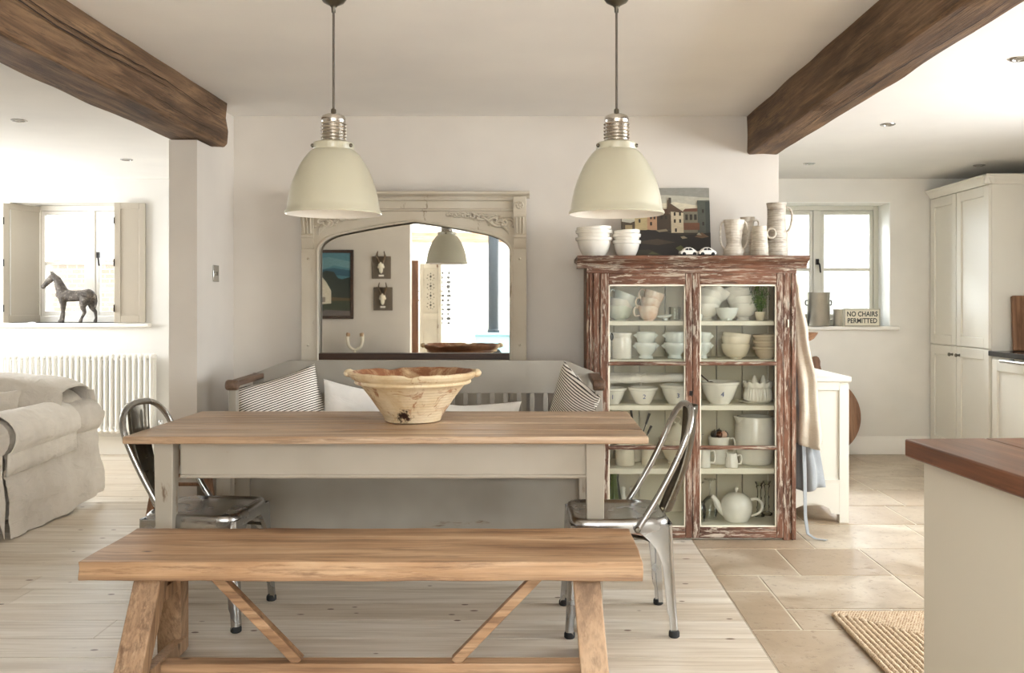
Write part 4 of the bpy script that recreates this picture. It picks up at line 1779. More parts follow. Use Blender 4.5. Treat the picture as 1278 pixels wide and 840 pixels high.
ware('small_bowl', 'small bluish white bowl on three feet between the two footed stacks', 'bowl', None, (px(907, 5.06), 5.06, S1 + .005),
     bowlp(.062, .066, .03, .004, .004, .4), CERB, extra=threefeet)
ware('eggcup', 'tiny white cup at the very left of the right hand top shelf', 'cup', None, (px(873, 5.06), 5.06, S1 + .001), bowlp(.018, .034, .012, .003, .004, .5), CERB)
t = thing('potted_plant', 'trailing green plant in a tiny cream pot on the top cabinet shelf', 'plant', (px(948.5, 5.09), 5.09, S1 + .001))
m = MB()
m.lathe(bowlp(.030, .048, .018, .004, .003, .5), 28)
m.build('pot', CERC, t)
leafm = Mat('fresh_green_leaf', (92, 128, 52), .5)
qn = leafm.noise(leafm.vec(), 30, 2)
leafm.color(leafm.ramp(qn, [(.35, (58, 92, 36)), (.55, (98, 134, 58)), (.7, (150, 178, 96))]))
m = MB()
st_ = MB()
rr = random.Random(3)
for k in range(34):
    a = rr.uniform(0, 2 * PI)
    hgt = rr.uniform(.07, .165)
    sp = rr.uniform(.01, .05)
    p0 = Vector((.008 * math.cos(a), .008 * math.sin(a), .04))
    p1 = Vector((sp * math.cos(a), sp * .8 * math.sin(a), .04 + hgt))
    p2 = p1 + Vector((.012 * math.cos(a), .012 * math.sin(a), -rr.uniform(.01, .05)))
    st_.tube([p0, p0.lerp(p1, .5) + Vector((0, 0, .01)), p1, p2], .0008, 4)
    for q in range(13):
        u = .25 + .75 * q / 12
        c_ = p0.lerp(p1, min(1, u * 1.2)) if u < .83 else p1.lerp(p2, (u - .83) / .17)
        d = Vector((rr.uniform(-1, 1), rr.uniform(-1, 1), rr.uniform(-.6, .6))).normalized() * rr.uniform(.006, .011)
        n_ = d.orthogonal().normalized() * d.length * .42
        b0 = c_ + Vector((rr.uniform(-1, 1), rr.uniform(-1, 1), 0)) * .004
        m.add([b0, b0 + d * .5 + n_, b0 + d, b0 + d * .5 - n_, b0 + d * .5 + Vector((0, 0, .002))], [(0, 1, 4), (1, 2, 4), (2, 3, 4), (3, 0, 4)], 0, True)
m.build('foliage', leafm.m, t)
st_.build('stems', leafm.m, t)

# second shelf
YB = 5.13
jarp = [(0, .001), (.050, 0), (.054, .004), (.055, .10), (.052, .112), (.050, .118), (.054, .128), (.057, .138), (.057, .142), (.051, .142), (.048, .12), (.050, .01), (0, .008)]
ware('storage_jar', 'white storage jar mostly hidden by the left door stile', 'jar', 'white storage jars', (px(750.5, 5.2), YB, S2 + .001), jarp, CER)
ware('storage_jar', 'whole tall white storage jar on the second shelf', 'jar', 'white storage jars', (px(776, YB), YB, S2 + .001), jarp, CER)
m = MB()
m.tube([(0, 0, 0), (0, .004, .10)], .0028, 6)
m.sphere((0, .004, .122), .016, 14, 0, (.62, .3, 1.35))
o = m.build('spoon', IRON, None, (px(763.5, 5.055), 5.055, S2 + .001))
tag(o, 'dark spoon standing on end between the two white storage jars', 'spoon')


def lion(Rr):
    """footed bowl with pointed side lugs"""
    h = .088
    pr = [(0, .004), (.034, 0), (.040, .002), (.040, .008), (.034, .016), (.034, .022), (.050, .040), (Rr * .96, .066), (Rr, .072), (Rr, h), (Rr - .002, h + .002), (Rr - .006, h), (Rr - .007, .07), (.045, .042), (.02, .028), (0, .026)]

    def ex(m):
        for s_ in (-1, 1):
            m.add([(s_ * (Rr - .006), -.018, .052), (s_ * (Rr - .006), .018, .052), (s_ * (Rr - .004), .018, .084), (s_ * (Rr - .004), -.018, .084), (s_ * (Rr + .016), 0, .072)],
                  [(0, 1, 4), (1, 2, 4), (2, 3, 4), (3, 0, 4), (3, 2, 1, 0)], 0, False)
    return pr, ex


for xx, nm in ((806, 'beside the storage jars'), (842, 'left of the middle stile'), (874, 'just right of the middle stile')):
    pr, ex = lion(.060)
    ware('lugged_bowl', 'white lugged bowl, lower of the pair ' + nm, 'bowl', 'lugged footed bowls on the second shelf', (px(xx, YB), YB, S2 + .001), pr, CERB, extra=ex)
    pr, ex = lion(.054)
    ware('lugged_bowl', 'white lugged bowl, upper of the pair ' + nm, 'bowl', 'lugged footed bowls on the second shelf', (px(xx, YB), YB, S2 + .058), pr, CERB,
         (0, 0 if xx != 874 else R(5), 0), extra=ex)
for i, (tl, dz, lb) in enumerate(((0, 0, 'bottom'), (2, .040, 'middle'), (6, .058, 'top'))):
    ware('round_bowl', f'cream round bowl, {lb} of the broad stack on the second shelf', 'bowl', 'cream round bowls', (px(918, YB), YB, S2 + .001 + dz), bowlp(.078, .082, .036, .004, .006, .05), CERC, (0, R(tl), 0))
for i, (tl, dz, lb) in enumerate(((0, 0, 'bottom'), (0, .034, 'middle'), (-2, .068, 'top'))):
    ware('beige_bowl', f'beige ribbed bowl, {lb} of the stack at the right end of the second shelf', 'bowl', 'beige bowls', (px(956, YB), YB, S2 + .001 + dz), bowlp(.068, .066, .040, .005, .005, .35, .014), CERG, (0, R(tl), 0))


# third shelf: numbered basins
def number_on(o, txt, size, Rz, zc, ang0=-PI / 2):
    cu = bpy.data.curves.new('numeral', 'FONT')
    cu.body = txt
    cu.size = size
    cu.align_x = 'CENTER'
    cu.align_y = 'CENTER'
    cu.extrude = .0004
    tmp = bpy.data.objects.new('numeral', cu)
    COL.objects.link(tmp)
    dg = bpy.context.evaluated_depsgraph_get()
    me = bpy.data.meshes.new_from_object(tmp.evaluated_get(dg))
    bpy.data.objects.remove(tmp)
    for v in me.vertices:
        z = zc + v.co.y
        r_ = Rz(z) + .0012 + v.co.z
        a = ang0 + v.co.x / r_
        v.co = (r_ * math.cos(a), r_ * math.sin(a), z)
    me.materials.clear()
    me.materials.append(BLUE)
    n = bpy.data.objects.new('numeral', me)
    COL.objects.link(n)
    n.parent = o
    n['label'] = 'blue printed numeral'
    return n


YC = 5.11
for i, (cx, wR, h, txt, lb) in enumerate(((763.5, .078, .088, '1', 'half behind the left stile'), (802.5, .078, .090, '2', 'under the tied linen roll'),
                                         (844, .086, .104, '3', 'cut by the middle stile'), (898, .104, .122, '4', 'largest, on the right side'))):
    o = ware('pudding_basin', f'white pudding basin printed with a blue {txt}, {lb}', 'bowl', GC, (px(cx, YC), YC, S3 + .001),
             bowlp(wR, h, wR * .52, .005, .004, .62, .014), CER)
    rf = wR * .52

    def Rz(z, wR=wR, h=h, rf=rf):
        best = None
        q = min(1, max(0, (z - .004) / (h - .004)))
        lo, hi = 0, 1
        for _ in range(30):
            a = (lo + hi) / 2
            zz = (1 - math.cos(a * PI / 2)) * .38 + a * .62
            if zz < q:
                lo = a
            else:
                hi = a
        return rf + (wR - rf) * (math.sin(lo * PI / 2) * .38 + lo * .62)
    number_on(o, txt, .036 if i < 3 else .04, Rz, h * .46)
# linen rolls lying on the basins
for nm, x0, x1, yy, z_, r_, sl, lb in (('linen_roll', 757, 858, 5.115, S3 + .131, .026, .012, 'rolled linen cloth tied with string lying across the numbered basins'),
                                       ('linen_roll', 760, 862, 5.19, S3 + .140, .030, -.004, 'second rolled linen cloth lying behind the tied roll')):
    m = MB()
    xa, xb = px(x0, yy), px(x1, yy)

    def roll(u, v, xa=xa, xb=xb, yy=yy, z_=z_, r_=r_, sl=sl):
        a = v * 2 * PI
        rr_ = r_ * (1 + .08 * nz(u * 9, math.cos(a), math.sin(a)) - .16 * math.exp(-((u - .42) / .02) ** 2))
        return (xa + (xb - xa) * u, yy + rr_ * math.cos(a), z_ + sl * u + rr_ * math.sin(a) * .85)
    m.grid(roll, 60, 24, False, True)
    m.f += [list(range(24)), [59 * 24 + j for j in range(24)]]
    m.m += [0, 0]
    m.sm += [False] * 2
    m.tone += [.5] * 2
    m.col += [(.5,) * 4] * 2
    o = m.build(nm, LINENL if sl > 0 else LINEN)
    tag(o, lb, 'cloth', 'linen rolls')
    if sl > 0:
        m = MB()
        xs_ = xa + (xb - xa) * .42
        m.tube([(xs_, yy + .0235 * math.cos(a * PI / 10), z_ + .005 + .0205 * math.sin(a * PI / 10)) for a in range(20)], .002, 6, True)
        m.tube(smooth([(xs_, yy - .01, z_ + .024), (xs_ - .02, yy - .02, z_ + .034), (xs_ - .022, yy - .022, z_ + .026), (xs_, yy - .012, z_ + .024), (xs_ + .022, yy - .02, z_ + .034), (xs_ + .03, yy - .025, z_ + .022)]), .0016, 6)
        m.tube(smooth([(xs_, yy - .022, z_ + .016), (xs_ + .002, yy - .03, z_ - .01), (xs_ - .002, yy - .03, z_ - .035)]), .0016, 6)
        m.build('string', LINENL, o)
m = MB()
m.tube([(0, 0, .125), (-.03, .0, .150), (-.05, 0, .168)], .004, 6)
m.sphere((.012, 0, .118), .013, 10, 0, (1.3, 1, .5))
o = m.build('wooden_spoon', DARKW, None, (px(884, 5.09), 5.09, S3 + .0))
tag(o, 'dark spoon resting in the basin printed 4', 'spoon')
# fluted mould on a platter
t = thing('jelly_mould', 'upturned fluted white mould with peaked top at the right end of the third shelf', 'mould', (px(946, 5.13), 5.13, S3 + .001))


def flute(r, z, a):
    q = 1 + (.035 * math.cos(26 * a) if .018 < z < .082 else 0)
    if z > .088:
        q = 1 + .02 * math.cos(13 * a)
        z = z + .004 * math.cos(13 * a)
    return r * q, z


m = MB()
m.lathe([(0, .012), (.055, .010), (.070, .014), (.076, .022), (.074, .05), (.070, .080), (.072, .086), (.080, .092), (.083, .105), (.080, .118), (.074, .118), (.07, .106), (0, .104)], 104, fn=flute)
m.build('body', CER, t)
for q in (-.022, .026):
    m = MB()
    m.lathe([(.017, .106), (.015, .125), (.008, .148), (.004, .154), (0, .155)], 14, (q, -.01, 0))
    m.build('peak', CER, t)
o = ware('platter', 'low white oval platter under the fluted mould', 'plate', None, (px(944, 5.13), 5.13, S3 + .0005), [(0, .0), (.06, 0), (.065, .004), (.098, .012), (.10, .014), (.097, .015), (.064, .008), (0, .006)], CER)
o.scale = (1.0, .75, 1)

# fourth shelf
YD = 5.12
can = [(0, .001), (.044, 0), (.047, .003), (.047, .112), (.044, .115), (.042, .11), (.041, .006), (0, .006)]
o = ware('cream_canister', 'cream cylindrical pot hidden behind the table leg end of the shelf', 'jar', 'cream pots on the fourth shelf', (px(752, YD), YD, S4 + .001), can, CERC)
o.scale = (.8, .8, 1.02)
o = ware('cream_canister', 'broad cream cylindrical pot on the fourth shelf under the table end', 'jar', 'cream pots on the fourth shelf', (px(780, YD), YD, S4 + .001), can, CERC)
o.scale = (1.12, 1.12, 1)
o = ware('cream_canister', 'slim cream cylindrical pot behind the chair tube on the fourth shelf', 'jar', 'cream pots on the fourth shelf', (px(809, YD), YD, S4 + .001), can, CERC)
o.scale = (.8, .8, .96)
m = MB()
for a, b in (((.0, 0, .06), (.075, 0, .30)), ((0, 0, .06), (.02, .02, .33)), ((.02, 0, .06), (.09, .01, .245))):
    pass
t = thing('utensil_pot', 'cream pot holding dark handled utensils at the back of the fourth shelf', 'pot', (px(794, 5.25), 5.25, S4 + .001))
m = MB()
m.lathe(can, 32)
m.build('pot', CERC, t)
for a, b in (((-.01, 0, .02), (.075, -.01, .27)), ((0, .01, .02), (-.03, .0, .30)), ((.0, 0, .02), (.085, -.01, .20))):
    m = MB()
    a, b = Vector(a), Vector(b)
    m.tube([a, a.lerp(b, .75), a.lerp(b, .76), b], [.003, .003, .006, .007], 8)
    m.build('utensil', IRON, t)
t = thing('lidded_tureen', 'cream tureen with a domed lid and ring knob behind the right chair', 'tureen', (px(845, 5.15), 5.15, S4 + .001))
m = MB()
m.lathe([(0, .003), (.05, 0), (.055, .01), (.05, .02), (.075, .05), (.088, .09), (.09, .13), (.096, .138), (.096, .142), (.088, .142), (.08, .09), (.04, .03), (0, .028)], 48)
m.build('body', CERC, t)
m = MB()
m.lathe([(.102, .140), (.104, .144), (.095, .150), (.07, .175), (.04, .205), (.014, .222), (.008, .228), (0, .228)], 48)
l_ = m.build('lid', CERC, t)
m = MB()
m.tube([(.018 * math.sin(q * PI / 8), 0, .243 - .018 * math.cos(q * PI / 8)) for q in range(16)], .0045, 8, True)
m.build('knob', CERC, l_)


def jugp(rb, rm, rt, h, th=.004):
    o = [(0, .001), (rb * .9, 0), (rb, .004)]
    for i in range(1, 15):
        a = i / 14
        r_ = (1 - a) ** 2 * rb + 2 * a * (1 - a) * rm + a * a * rt
        o.append((r_, .004 + (h - .004) * a))
    o.append((rt - th / 2, h + .001))
    for i in range(14, 0, -1):
        a = i / 14
        r_ = (1 - a) ** 2 * rb + 2 * a * (1 - a) * rm + a * a * rt
        o.append((r_ - th, .006 + (h - .006) * a))
    o.append((0, .006))
    return o


def spout(m, r, h, s_=-1, wd=.02, out=.022, drop=.03):
    m.add([(s_ * (r - .004), -wd, h), (s_ * (r - .004), wd, h), (s_ * (r + out), 0, h + .008), (s_ * (r - .004), 0, h - drop), (s_ * (r + out * .5), -wd * .62, h + .002), (s_ * (r + out * .5), wd * .62, h + .002)],
          [(0, 4, 3), (4, 2, 3), (2, 5, 3), (5, 1, 3), (0, 2, 4), (1, 5, 2), (0, 1, 2)], 0, True)


def jug(name, label, cat, group, loc, prof, mat, hpts, hr, sp=None, rot=(0, 0, 0)):
    m = MB()
    m.lathe(prof, 44)
    if sp:
        spout(m, *sp)
    o = m.build(name, mat, None, loc, rot, sharp=55)
    tag(o, label, cat, group)
    h = MB()
    h.tube(smooth(hpts), hr, 10)
    h.build('handle', mat, o)
    return o


jug('cream_jug', 'narrow white milk jug left of the spotted cup on the fourth shelf', 'jug', 'small white jugs', (px(879, 5.05), 5.05, S4 + .001), jugp(.033, .031, .033, .105), CER, ear(1, .032, .025, .085, .026), .0045, (.033, .105, -1, .012, .01, .02))
jug('cream_jug', 'tiny pot bellied white jug standing at the front of the fourth shelf', 'jug', 'small white jugs', (px(913, 5.045), 5.045, S4 + .001), jugp(.034, .036, .027, .078), CER, ear(1, .031, .020, .062, .024), .0045, (.028, .078, -1, .01, .008, .015))
jug('tall_mug', 'tall white mug heaped with dark baubles on the fourth shelf', 'mug', None, (px(897, 5.17), 5.17, S4 + .001), jugp(.050, .048, .058, .150), CER, ear(1, .052, .05, .135, .040), .006)
mg = bpy.data.objects['tall_mug']
bm1 = Mat('dark_copper_bauble', (120, 74, 54), .25, .8).m
bm2 = Mat('pink_shell_bauble', (214, 176, 154), .3).m
bm3 = Mat('dark_seed_head', (52, 44, 38), .6).m
for i, (x, y_, z_, r_, mm, lb) in enumerate(((-.026, -.01, .168, .022, bm3, 'dark seed head bauble'), (-.002, -.026, .170, .019, bm1, 'copper coloured bauble'), (.024, -.014, .166, .021, bm2, 'pale pink bauble'), (.005, .02, .172, .021, bm3, 'dark bauble at the back'), (.040, .012, .166, .015, bm3, 'small dark bauble'))):
    m = MB()
    m.sphere((0, 0, 0), r_, 14)
    m.tube([(0, 0, r_ * .9), (.003, 0, r_ * 1.35)], .0022, 6)
    o = m.build('bauble', mm, None, (mg.location.x + x, mg.location.y + y_, mg.location.z + z_ - .006))
    tag(o, lb + ' heaped in the tall white mug', 'ornament', 'baubles in the tall mug')
jug('large_pitcher', 'big squat white pitcher with a wide spout at the right of the fourth shelf', 'jug', None, (px(942, 5.17), 5.17, S4 + .001), jugp(.088, .125, .098, .262, .006), CER,
    [(.100, 0, .235), (.128, 0, .24), (.142, 0, .18), (.125, 0, .10), (.104, 0, .085)], .009, (.097, .262, -1, .045, .035, .07), (0, 0, R(14)))
ware('saucer', 'white saucer edge showing by the middle stile of the fourth shelf', 'plate', None, (px(869, 5.1), 5.1, S4 + .12), [(0, 0), (.02, 0), (.045, .008), (.044, .011), (.02, .004), (0, .004)], CER)
bpy.data.objects['saucer'].location = (px(868, 5.2), 5.2, S4 + .1475)
ware('white_pot', 'short white pot under the saucer behind the milk jug', 'pot', None, (px(868, 5.2), 5.2, S4 + .001), jugp(.03, .034, .036, .145), CER)

# floor of the cabinet
YE = 5.11
jug('teapot', 'round white teapot on the cabinet floor behind the right hand door', 'teapot', None, (px(919, YE), YE, S5 + .001),
    [(0, .001), (.060, 0), (.066, .006), (.078, .03), (.086, .06), (.087, .085), (.080, .112), (.066, .132), (.055, .140), (.045, .148), (.02, .155), (.008, .157), (0, .157)], CER,
    [(.078, 0, .115), (.115, 0, .118), (.142, 0, .085), (.128, 0, .045), (.082, 0, .026)], .008)
tp = bpy.data.objects['teapot']
m = MB()
m.tube(smooth([(-.065, 0, .045), (-.095, 0, .075), (-.118, 0, .118), (-.136, 0, .135)]), [.024 - .0009 * i for i in range(16)], 12)
m.build('spout', CER, tp)
m = MB()
m.lathe([(.006, .152), (.005, .164), (.010, .170), (.011, .178), (.006, .184), (0, .185)], 16)
m.build('knob', CER, tp)
wg = pane_mat('wine_glass', (253, 254, 253), .8)
for xx, yy, lb in ((886, 5.19, 'upturned wine glass left of the white teapot'), (871, 5.10, 'upturned wine glass beside the middle stile')):
    m = MB()
    m.lathe([(.036, .0), (.042, .03), (.046, .06), (.040, .09), (.02, .112), (.006, .122), (.004, .13), (.004, .195), (.008, .205), (.034, .212), (.035, .214), (0, .216)], 32)
    m.lathe([(.0345, .0), (.0405, .03), (.0445, .06), (.0385, .09), (.018, .110), (0, .119)], 32)
    o = m.build('wine_glass', wg, None, (px(xx, yy), yy, S5 + .001))
    tag(o, lb, 'glass', 'upturned wine glasses')
gm = pane_mat('pressed_glass', (248, 249, 244), 1.0)
for xx, yy, lb in ((947.5, 5.22, 'glass candlestick just right of the teapot handle'), (957, 5.25, 'glass candlestick nearest the right stile')):
    m = MB()
    m.lathe([(0, 0), (.03, 0), (.032, .008), (.016, .02), (.012, .035), (.016, .045), (.011, .06), (.011, .09), (.015, .10), (.010, .115), (.012, .15), (.018, .165), (.014, .172), (.022, .186), (.024, .19), (.016, .19), (.012, .17), (0, .168)], 24)
    o = m.build('candlestick', gm, None, (px(xx, yy), yy, S5 + .001))
    tag(o, lb, 'candlestick', 'glass candlesticks')
m = MB()
m.lathe([(0, 0), (.05, 0), (.054, .01), (.050, .08), (.036, .16), (.026, .22), (.032, .26), (.028, .258), (.022, .22), (.044, .08), (.046, .012), (0, .01)], 36)
o = m.build('green_glass_vase', pane_mat('green_glass', (234, 242, 224), .9), None, (px(766, 5.15), 5.15, S5 + .001))
tag(o, 'tall pale green glass vase on the cabinet floor at the left', 'vase')
for xx, r_, lb in ((778, .012, 'small white knobbed bottle stopper behind the chair seat'), (789, .014, 'little white knobbed stopper nearer the chair back')):
    m = MB()
    m.lathe([(0, 0), (.03, 0), (.032, .01), (.032, .09), (.012, .12), (.010, .14), (r_, .15), (r_, .165), (0, .175)], 24)
    o = m.build('white_bottle', CER, None, (px(xx, 5.2), 5.2, S5 + .001))
    tag(o, lb.replace('bottle stopper', 'bottle').replace('stopper', 'bottle'), 'bottle', 'small white bottles')

# ------------------------------------------------------------------ on top of the cabinet
CT = 1.5205
YT = 5.10
for xx, R0, h, rf, nm, z2 in ((741.5, .097, .108, .058, 'wider stack', (.040, .058)), (782, .074, .092, .046, 'narrower stack', (.036, .056))):
    for i, (dz, s_, tl, lb) in enumerate(((0, 1, 0, 'bottom'), (z2[0], .99, 0, 'middle'), (z2[1], .93, -3, 'top'))):
        o = ware('mixing_bowl', f'white mixing bowl, {lb} of the {nm} on the cabinet top', 'bowl', 'white bowls stacked on the cabinet', (px(xx, YT) + (.004 if i == 2 else 0), YT, CT + dz),
                 bowlp(R0, h, rf, .005, .004, .55, .018), CER, (0, R(tl), 0))
        o.scale = (s_, s_, 1)


def jug_body(name, label, cat, group, loc, prof, mat, handles, hr):
    m = MB()
    m.lathe(prof, 48)
    o = m.build(name, mat, None, loc, None, sharp=55)
    tag(o, label, cat, group)
    for hp in handles:
        h = MB()
        h.tube(smooth(hp), hr, 10)
        h.build('handle', mat, o)
    return o


def ribbed(name, c, c2, sc):
    mm = Mat(name, c, .45, spec=.4)
    w1 = mm.wave(mm.vec((0, 0, 1)), sc, 1.5, 2, 'Z')
    q = mm.noise(mm.vec((1, 1, 5)), 12, 5, .65)
    mm.color(mm.mix(mm.bw(q, .45, .68), c, c2))
    mm.bump(w1, .35, .002)
    return mm.m


STW = ribbed('white_stoneware', (214, 206, 192), (184, 172, 156), 22)
STG = ribbed('speckled_grey_stoneware', (184, 175, 161), (134, 123, 110), 24)
jug_body('two_handled_vase', 'white stoneware vase with two long side handles on the cabinet', 'vase', 'stoneware on the cabinet', (px(916, 5.10), 5.10, CT),
         [(0, .001), (.046, 0), (.054, .006), (.058, .022), (.056, .04), (.044, .060), (.040, .08), (.044, .12), (.052, .17), (.056, .198), (.058, .204), (.054, .204), (.046, .16), (.036, .08), (.04, .02), (0, .01)], STW,
         [[(s_ * .054, 0, .196), (s_ * .068, 0, .182), (s_ * .075, 0, .13), (s_ * .070, 0, .075), (s_ * .052, 0, .045)] for s_ in (-1, 1)], .0055)
jug_body('stoneware_jug', 'pale waisted stoneware jug behind the two handled vase', 'jug', 'stoneware on the cabinet', (px(933, 5.24), 5.24, CT),
         [(0, .001), (.045, 0), (.05, .006), (.046, .06), (.036, .15), (.034, .19), (.040, .225), (.041, .232), (.037, .232), (.03, .19), (.04, .02), (0, .01)], STW,
         [[(.037, 0, .215), (.058, 0, .212), (.062, 0, .185), (.036, 0, .165)]], .006)
jug_body('stoneware_jug', 'squat tapered stoneware jug with a ring handle', 'jug', 'stoneware on the cabinet', (px(948, 5.06), 5.06, CT),
         [(0, .001), (.044, 0), (.049, .006), (.047, .05), (.040, .12), (.038, .160), (.039, .166), (.035, .166), (.034, .12), (.042, .02), (0, .01)], ribbed('banded_stoneware', (200, 191, 175), (160, 148, 131), 30),
         [[(.040 + .023 - .023 * math.cos(q * PI / 8), 0, .128 + .025 * math.sin(q * PI / 8)) for q in range(0, 16)] + [(.040, 0, .127)]], .006)
jug_body('stoneware_jug', 'tallest grey ribbed stoneware jug at the right end of the cabinet', 'jug', 'stoneware on the cabinet', (px(969, 5.14), 5.14, CT),
         [(0, .001), (.054, 0), (.060, .006), (.059, .06), (.052, .16), (.049, .22), (.050, .27), (.054, .292), (.056, .300), (.052, .300), (.045, .25), (.05, .02), (0, .01)], STG,
         [[(.050, 0, .278), (.072, 0, .272), (.086, 0, .24), (.083, 0, .19), (.070, 0, .155), (.049, 0, .14)]], .0068)
ware('beaker', 'white speckled beaker tucked right of the tallest jug', 'beaker', None, (px(983, 5.2), 5.2, CT), jugp(.018, .024, .032, .14), CER)

# unframed harbour painting leaning on the wall
pm = Mat('oil_paint_canvas', (120, 110, 90), .5)
pc = pm.attr('paint').outputs['Color']
pn = pm.noise(pm.vec((1, 1, 2.2)), 26, 6, .7, .5)
pm.color(pm.mix(pm.bw(pn, .3, .75), pm.mix(.28, pc, (38, 32, 26)), pc))
pm.bump(pn, .3, .003)


def canvas(name, W, H, polys, th, parent=None):
    m = MB()
    m.box(0, W, 0, th, 0, H)
    m.col = [lin((86, 78, 66))] * 6
    for i, (c, pts) in enumerate(polys):
        y_ = -.0003 * (i + 1)
        m.add([(u * W, y_, v_ * H) for u, v_ in pts], [tuple(range(len(pts)))], 0, False, None, .5, lin(c))
    return m.build(name, pm.m, parent)


def rect(a, b, c, d):
    return [(a, b), (c, b), (c, d), (a, d)]


pol = [((192, 187, 170), rect(0, 0, 1, 1)), ((220, 211, 186), [(0, .55), (1, .55), (1, .72), (.6, .80), (.2, .74), (0, .70)]), ((150, 148, 138), [(0, .88), (.5, .9), (1, .86), (1, 1), (0, 1)]),
       ((206, 196, 170), [(.1, .60), (.55, .58), (.9, .62), (.8, .70), (.4, .72)]),
       ((60, 50, 40), rect(0, 0, 1, .40)), ((84, 70, 52), [(0, .40), (.30, .40), (.22, .56), (.1, .50), (0, .52)]), ((170, 150, 112), rect(.04, .40, .12, .47)),
       ((196, 176, 130), [(.15, .40), (.30, .40), (.30, .58), (.23, .66), (.15, .58)]), ((112, 84, 58), [(.23, .66), (.30, .58), (.42, .60), (.40, .68)]),
       ((190, 150, 116), rect(.29, .40, .40, .64)), ((74, 60, 46), [(.40, .40), (.56, .40), (.56, .63), (.40, .65)]), ((96, 66, 46), [(.38, .64), (.57, .62), (.55, .70), (.40, .70)]),
       ((216, 202, 172), [(.56, .36), (.70, .36), (.70, .66), (.56, .70)]), ((112, 96, 78), [(.52, .66), (.56, .60), (.56, .68), (.54, .84), (.52, .82)]),
       ((92, 72, 54), [(.53, .80), (.72, .64), (.56, .66), (.50, .62)]), ((70, 62, 52), rect(.535, .78, .565, .86)),
       ((128, 122, 102), rect(.70, .36, .87, .66)), ((110, 70, 48), [(.69, .66), (.88, .66), (.87, .71), (.72, .70)]), ((84, 88, 78), rect(.86, .34, 1, .82)), ((66, 72, 66), rect(.95, .34, 1, .80)),
       ((120, 78, 54), rect(.70, .40, .88, .50))]
for i in range(3):
    pol.append(((52, 44, 36), rect(.72 + .05 * i, .54, .75 + .05 * i, .62)))
for a, b in ((.59, .60), (.65, .60), (.59, .50), (.65, .50), (.60, .37), (.32, .55), (.36, .55), (.32, .46), (.44, .55), (.49, .55), (.91, .64), (.91, .46), (.19, .50)):
    pol.append(((50, 42, 34), rect(a, b, a + .022, b + .05)))
pol += [((38, 32, 26), [(.0, .34), (.3, .40), (.7, .32), (1, .36), (1, 0), (0, 0)]), ((58, 52, 36), [(0, .0), (.55, .0), (.3, .12), (0, .10)]), ((150, 138, 112), [(.38, .39), (.5, .41), (.52, .38), (.42, .365)]),
        ((160, 148, 120), [(.66, .30), (.70, .31), (.74, .28), (.68, .27)]), ((120, 92, 66), [(.82, .30), (.9, .36), (.98, .30), (.9, .28)]), ((176, 166, 140), [(.84, .33), (.87, .36), (.90, .32)]),
        ((92, 96, 56), [(.60, .14), (.66, .18), (.72, .12), (.66, .08)]), ((84, 84, 50), [(.28, .05), (.34, .09), (.42, .05)]), ((70, 56, 42), [(.1, .22), (.4, .27), (.6, .22), (.4, .18)])]
o = canvas('harbour_painting', .505, .412, pol, .018)
o.location = (px(776, 5.31), 5.29, CT + .002)
o.rotation_euler = (R(-8), 0, 0)
tag(o, 'unframed painting of old harbour houses leaning behind the bowls', 'painting')

# two toy cars
def toycar(label, loc, rz):
    t = thing('toy_car', label, 'toy car', loc, rz, 'toy cars on the cabinet')
    m = MB()
    side = [(-.046, .010), (-.049, .020), (-.046, .027), (-.032, .031), (-.026, .040), (-.014, .0465), (.006, .047), (.020, .042), (.036, .031), (.046, .024), (.049, .014), (.046, .009)]
    secs = []
    for y_, s_ in ((-.021, .93), (-.0195, .985), (-.012, 1), (.012, 1), (.0195, .985), (.021, .93)):
        secs.append([(x * s_, y_ * (1 if z < .03 else .84), .009 + (z - .009) * s_) for x, z in side])
    k = len(side)
    m.add([p for s_ in secs for p in s_], [(i * k + j, i * k + (j + 1) % k, (i + 1) * k + (j + 1) % k, (i + 1) * k + j) for i in range(5) for j in range(k)] + [tuple(range(k)), tuple(5 * k + j for j in range(k))], 0, True)
    m.build('body', ENAMW, t, sharp=50)
    for s_ in (-1, 1):
        m = MB()
        yy = s_ * .0192
        m.prism([(-.023, .031), (-.019, .040), (-.005, .0435), (-.005, .031)], yy - .0012, yy + .0012, 'y')
        m.prism([(-.002, .031), (-.002, .0435), (.009, .043), (.022, .031)], yy - .0012, yy + .0012, 'y')
        m.build('window', INK, t)
    for x in (-.029, .029):
        for s_ in (-1, 1):
            m = MB()
            m.lathe([(0, -.004), (.008, -.004), (.0105, -.003), (.0105, .003), (.008, .004), (0, .004)], 18, M=Matrix.Translation((x, s_ * .018, .0105)) @ Matrix.Rotation(PI / 2, 4, 'X'))
            m.build('wheel', RUBBER, t)
    m = MB()
    for x in (-.0495, .0495):
        m.tube([(x, -.018, .012), (x, .018, .012)], .002, 6)
    m.build('bumper', CHROME, t)


toycar('small white toy car in front of the painting, left of the pair', (px(859, 4.99), 4.99, CT), R(8))
toycar('small white toy car at the painting corner, nearer the stoneware', (px(882, 4.99), 4.99, CT), R(8))


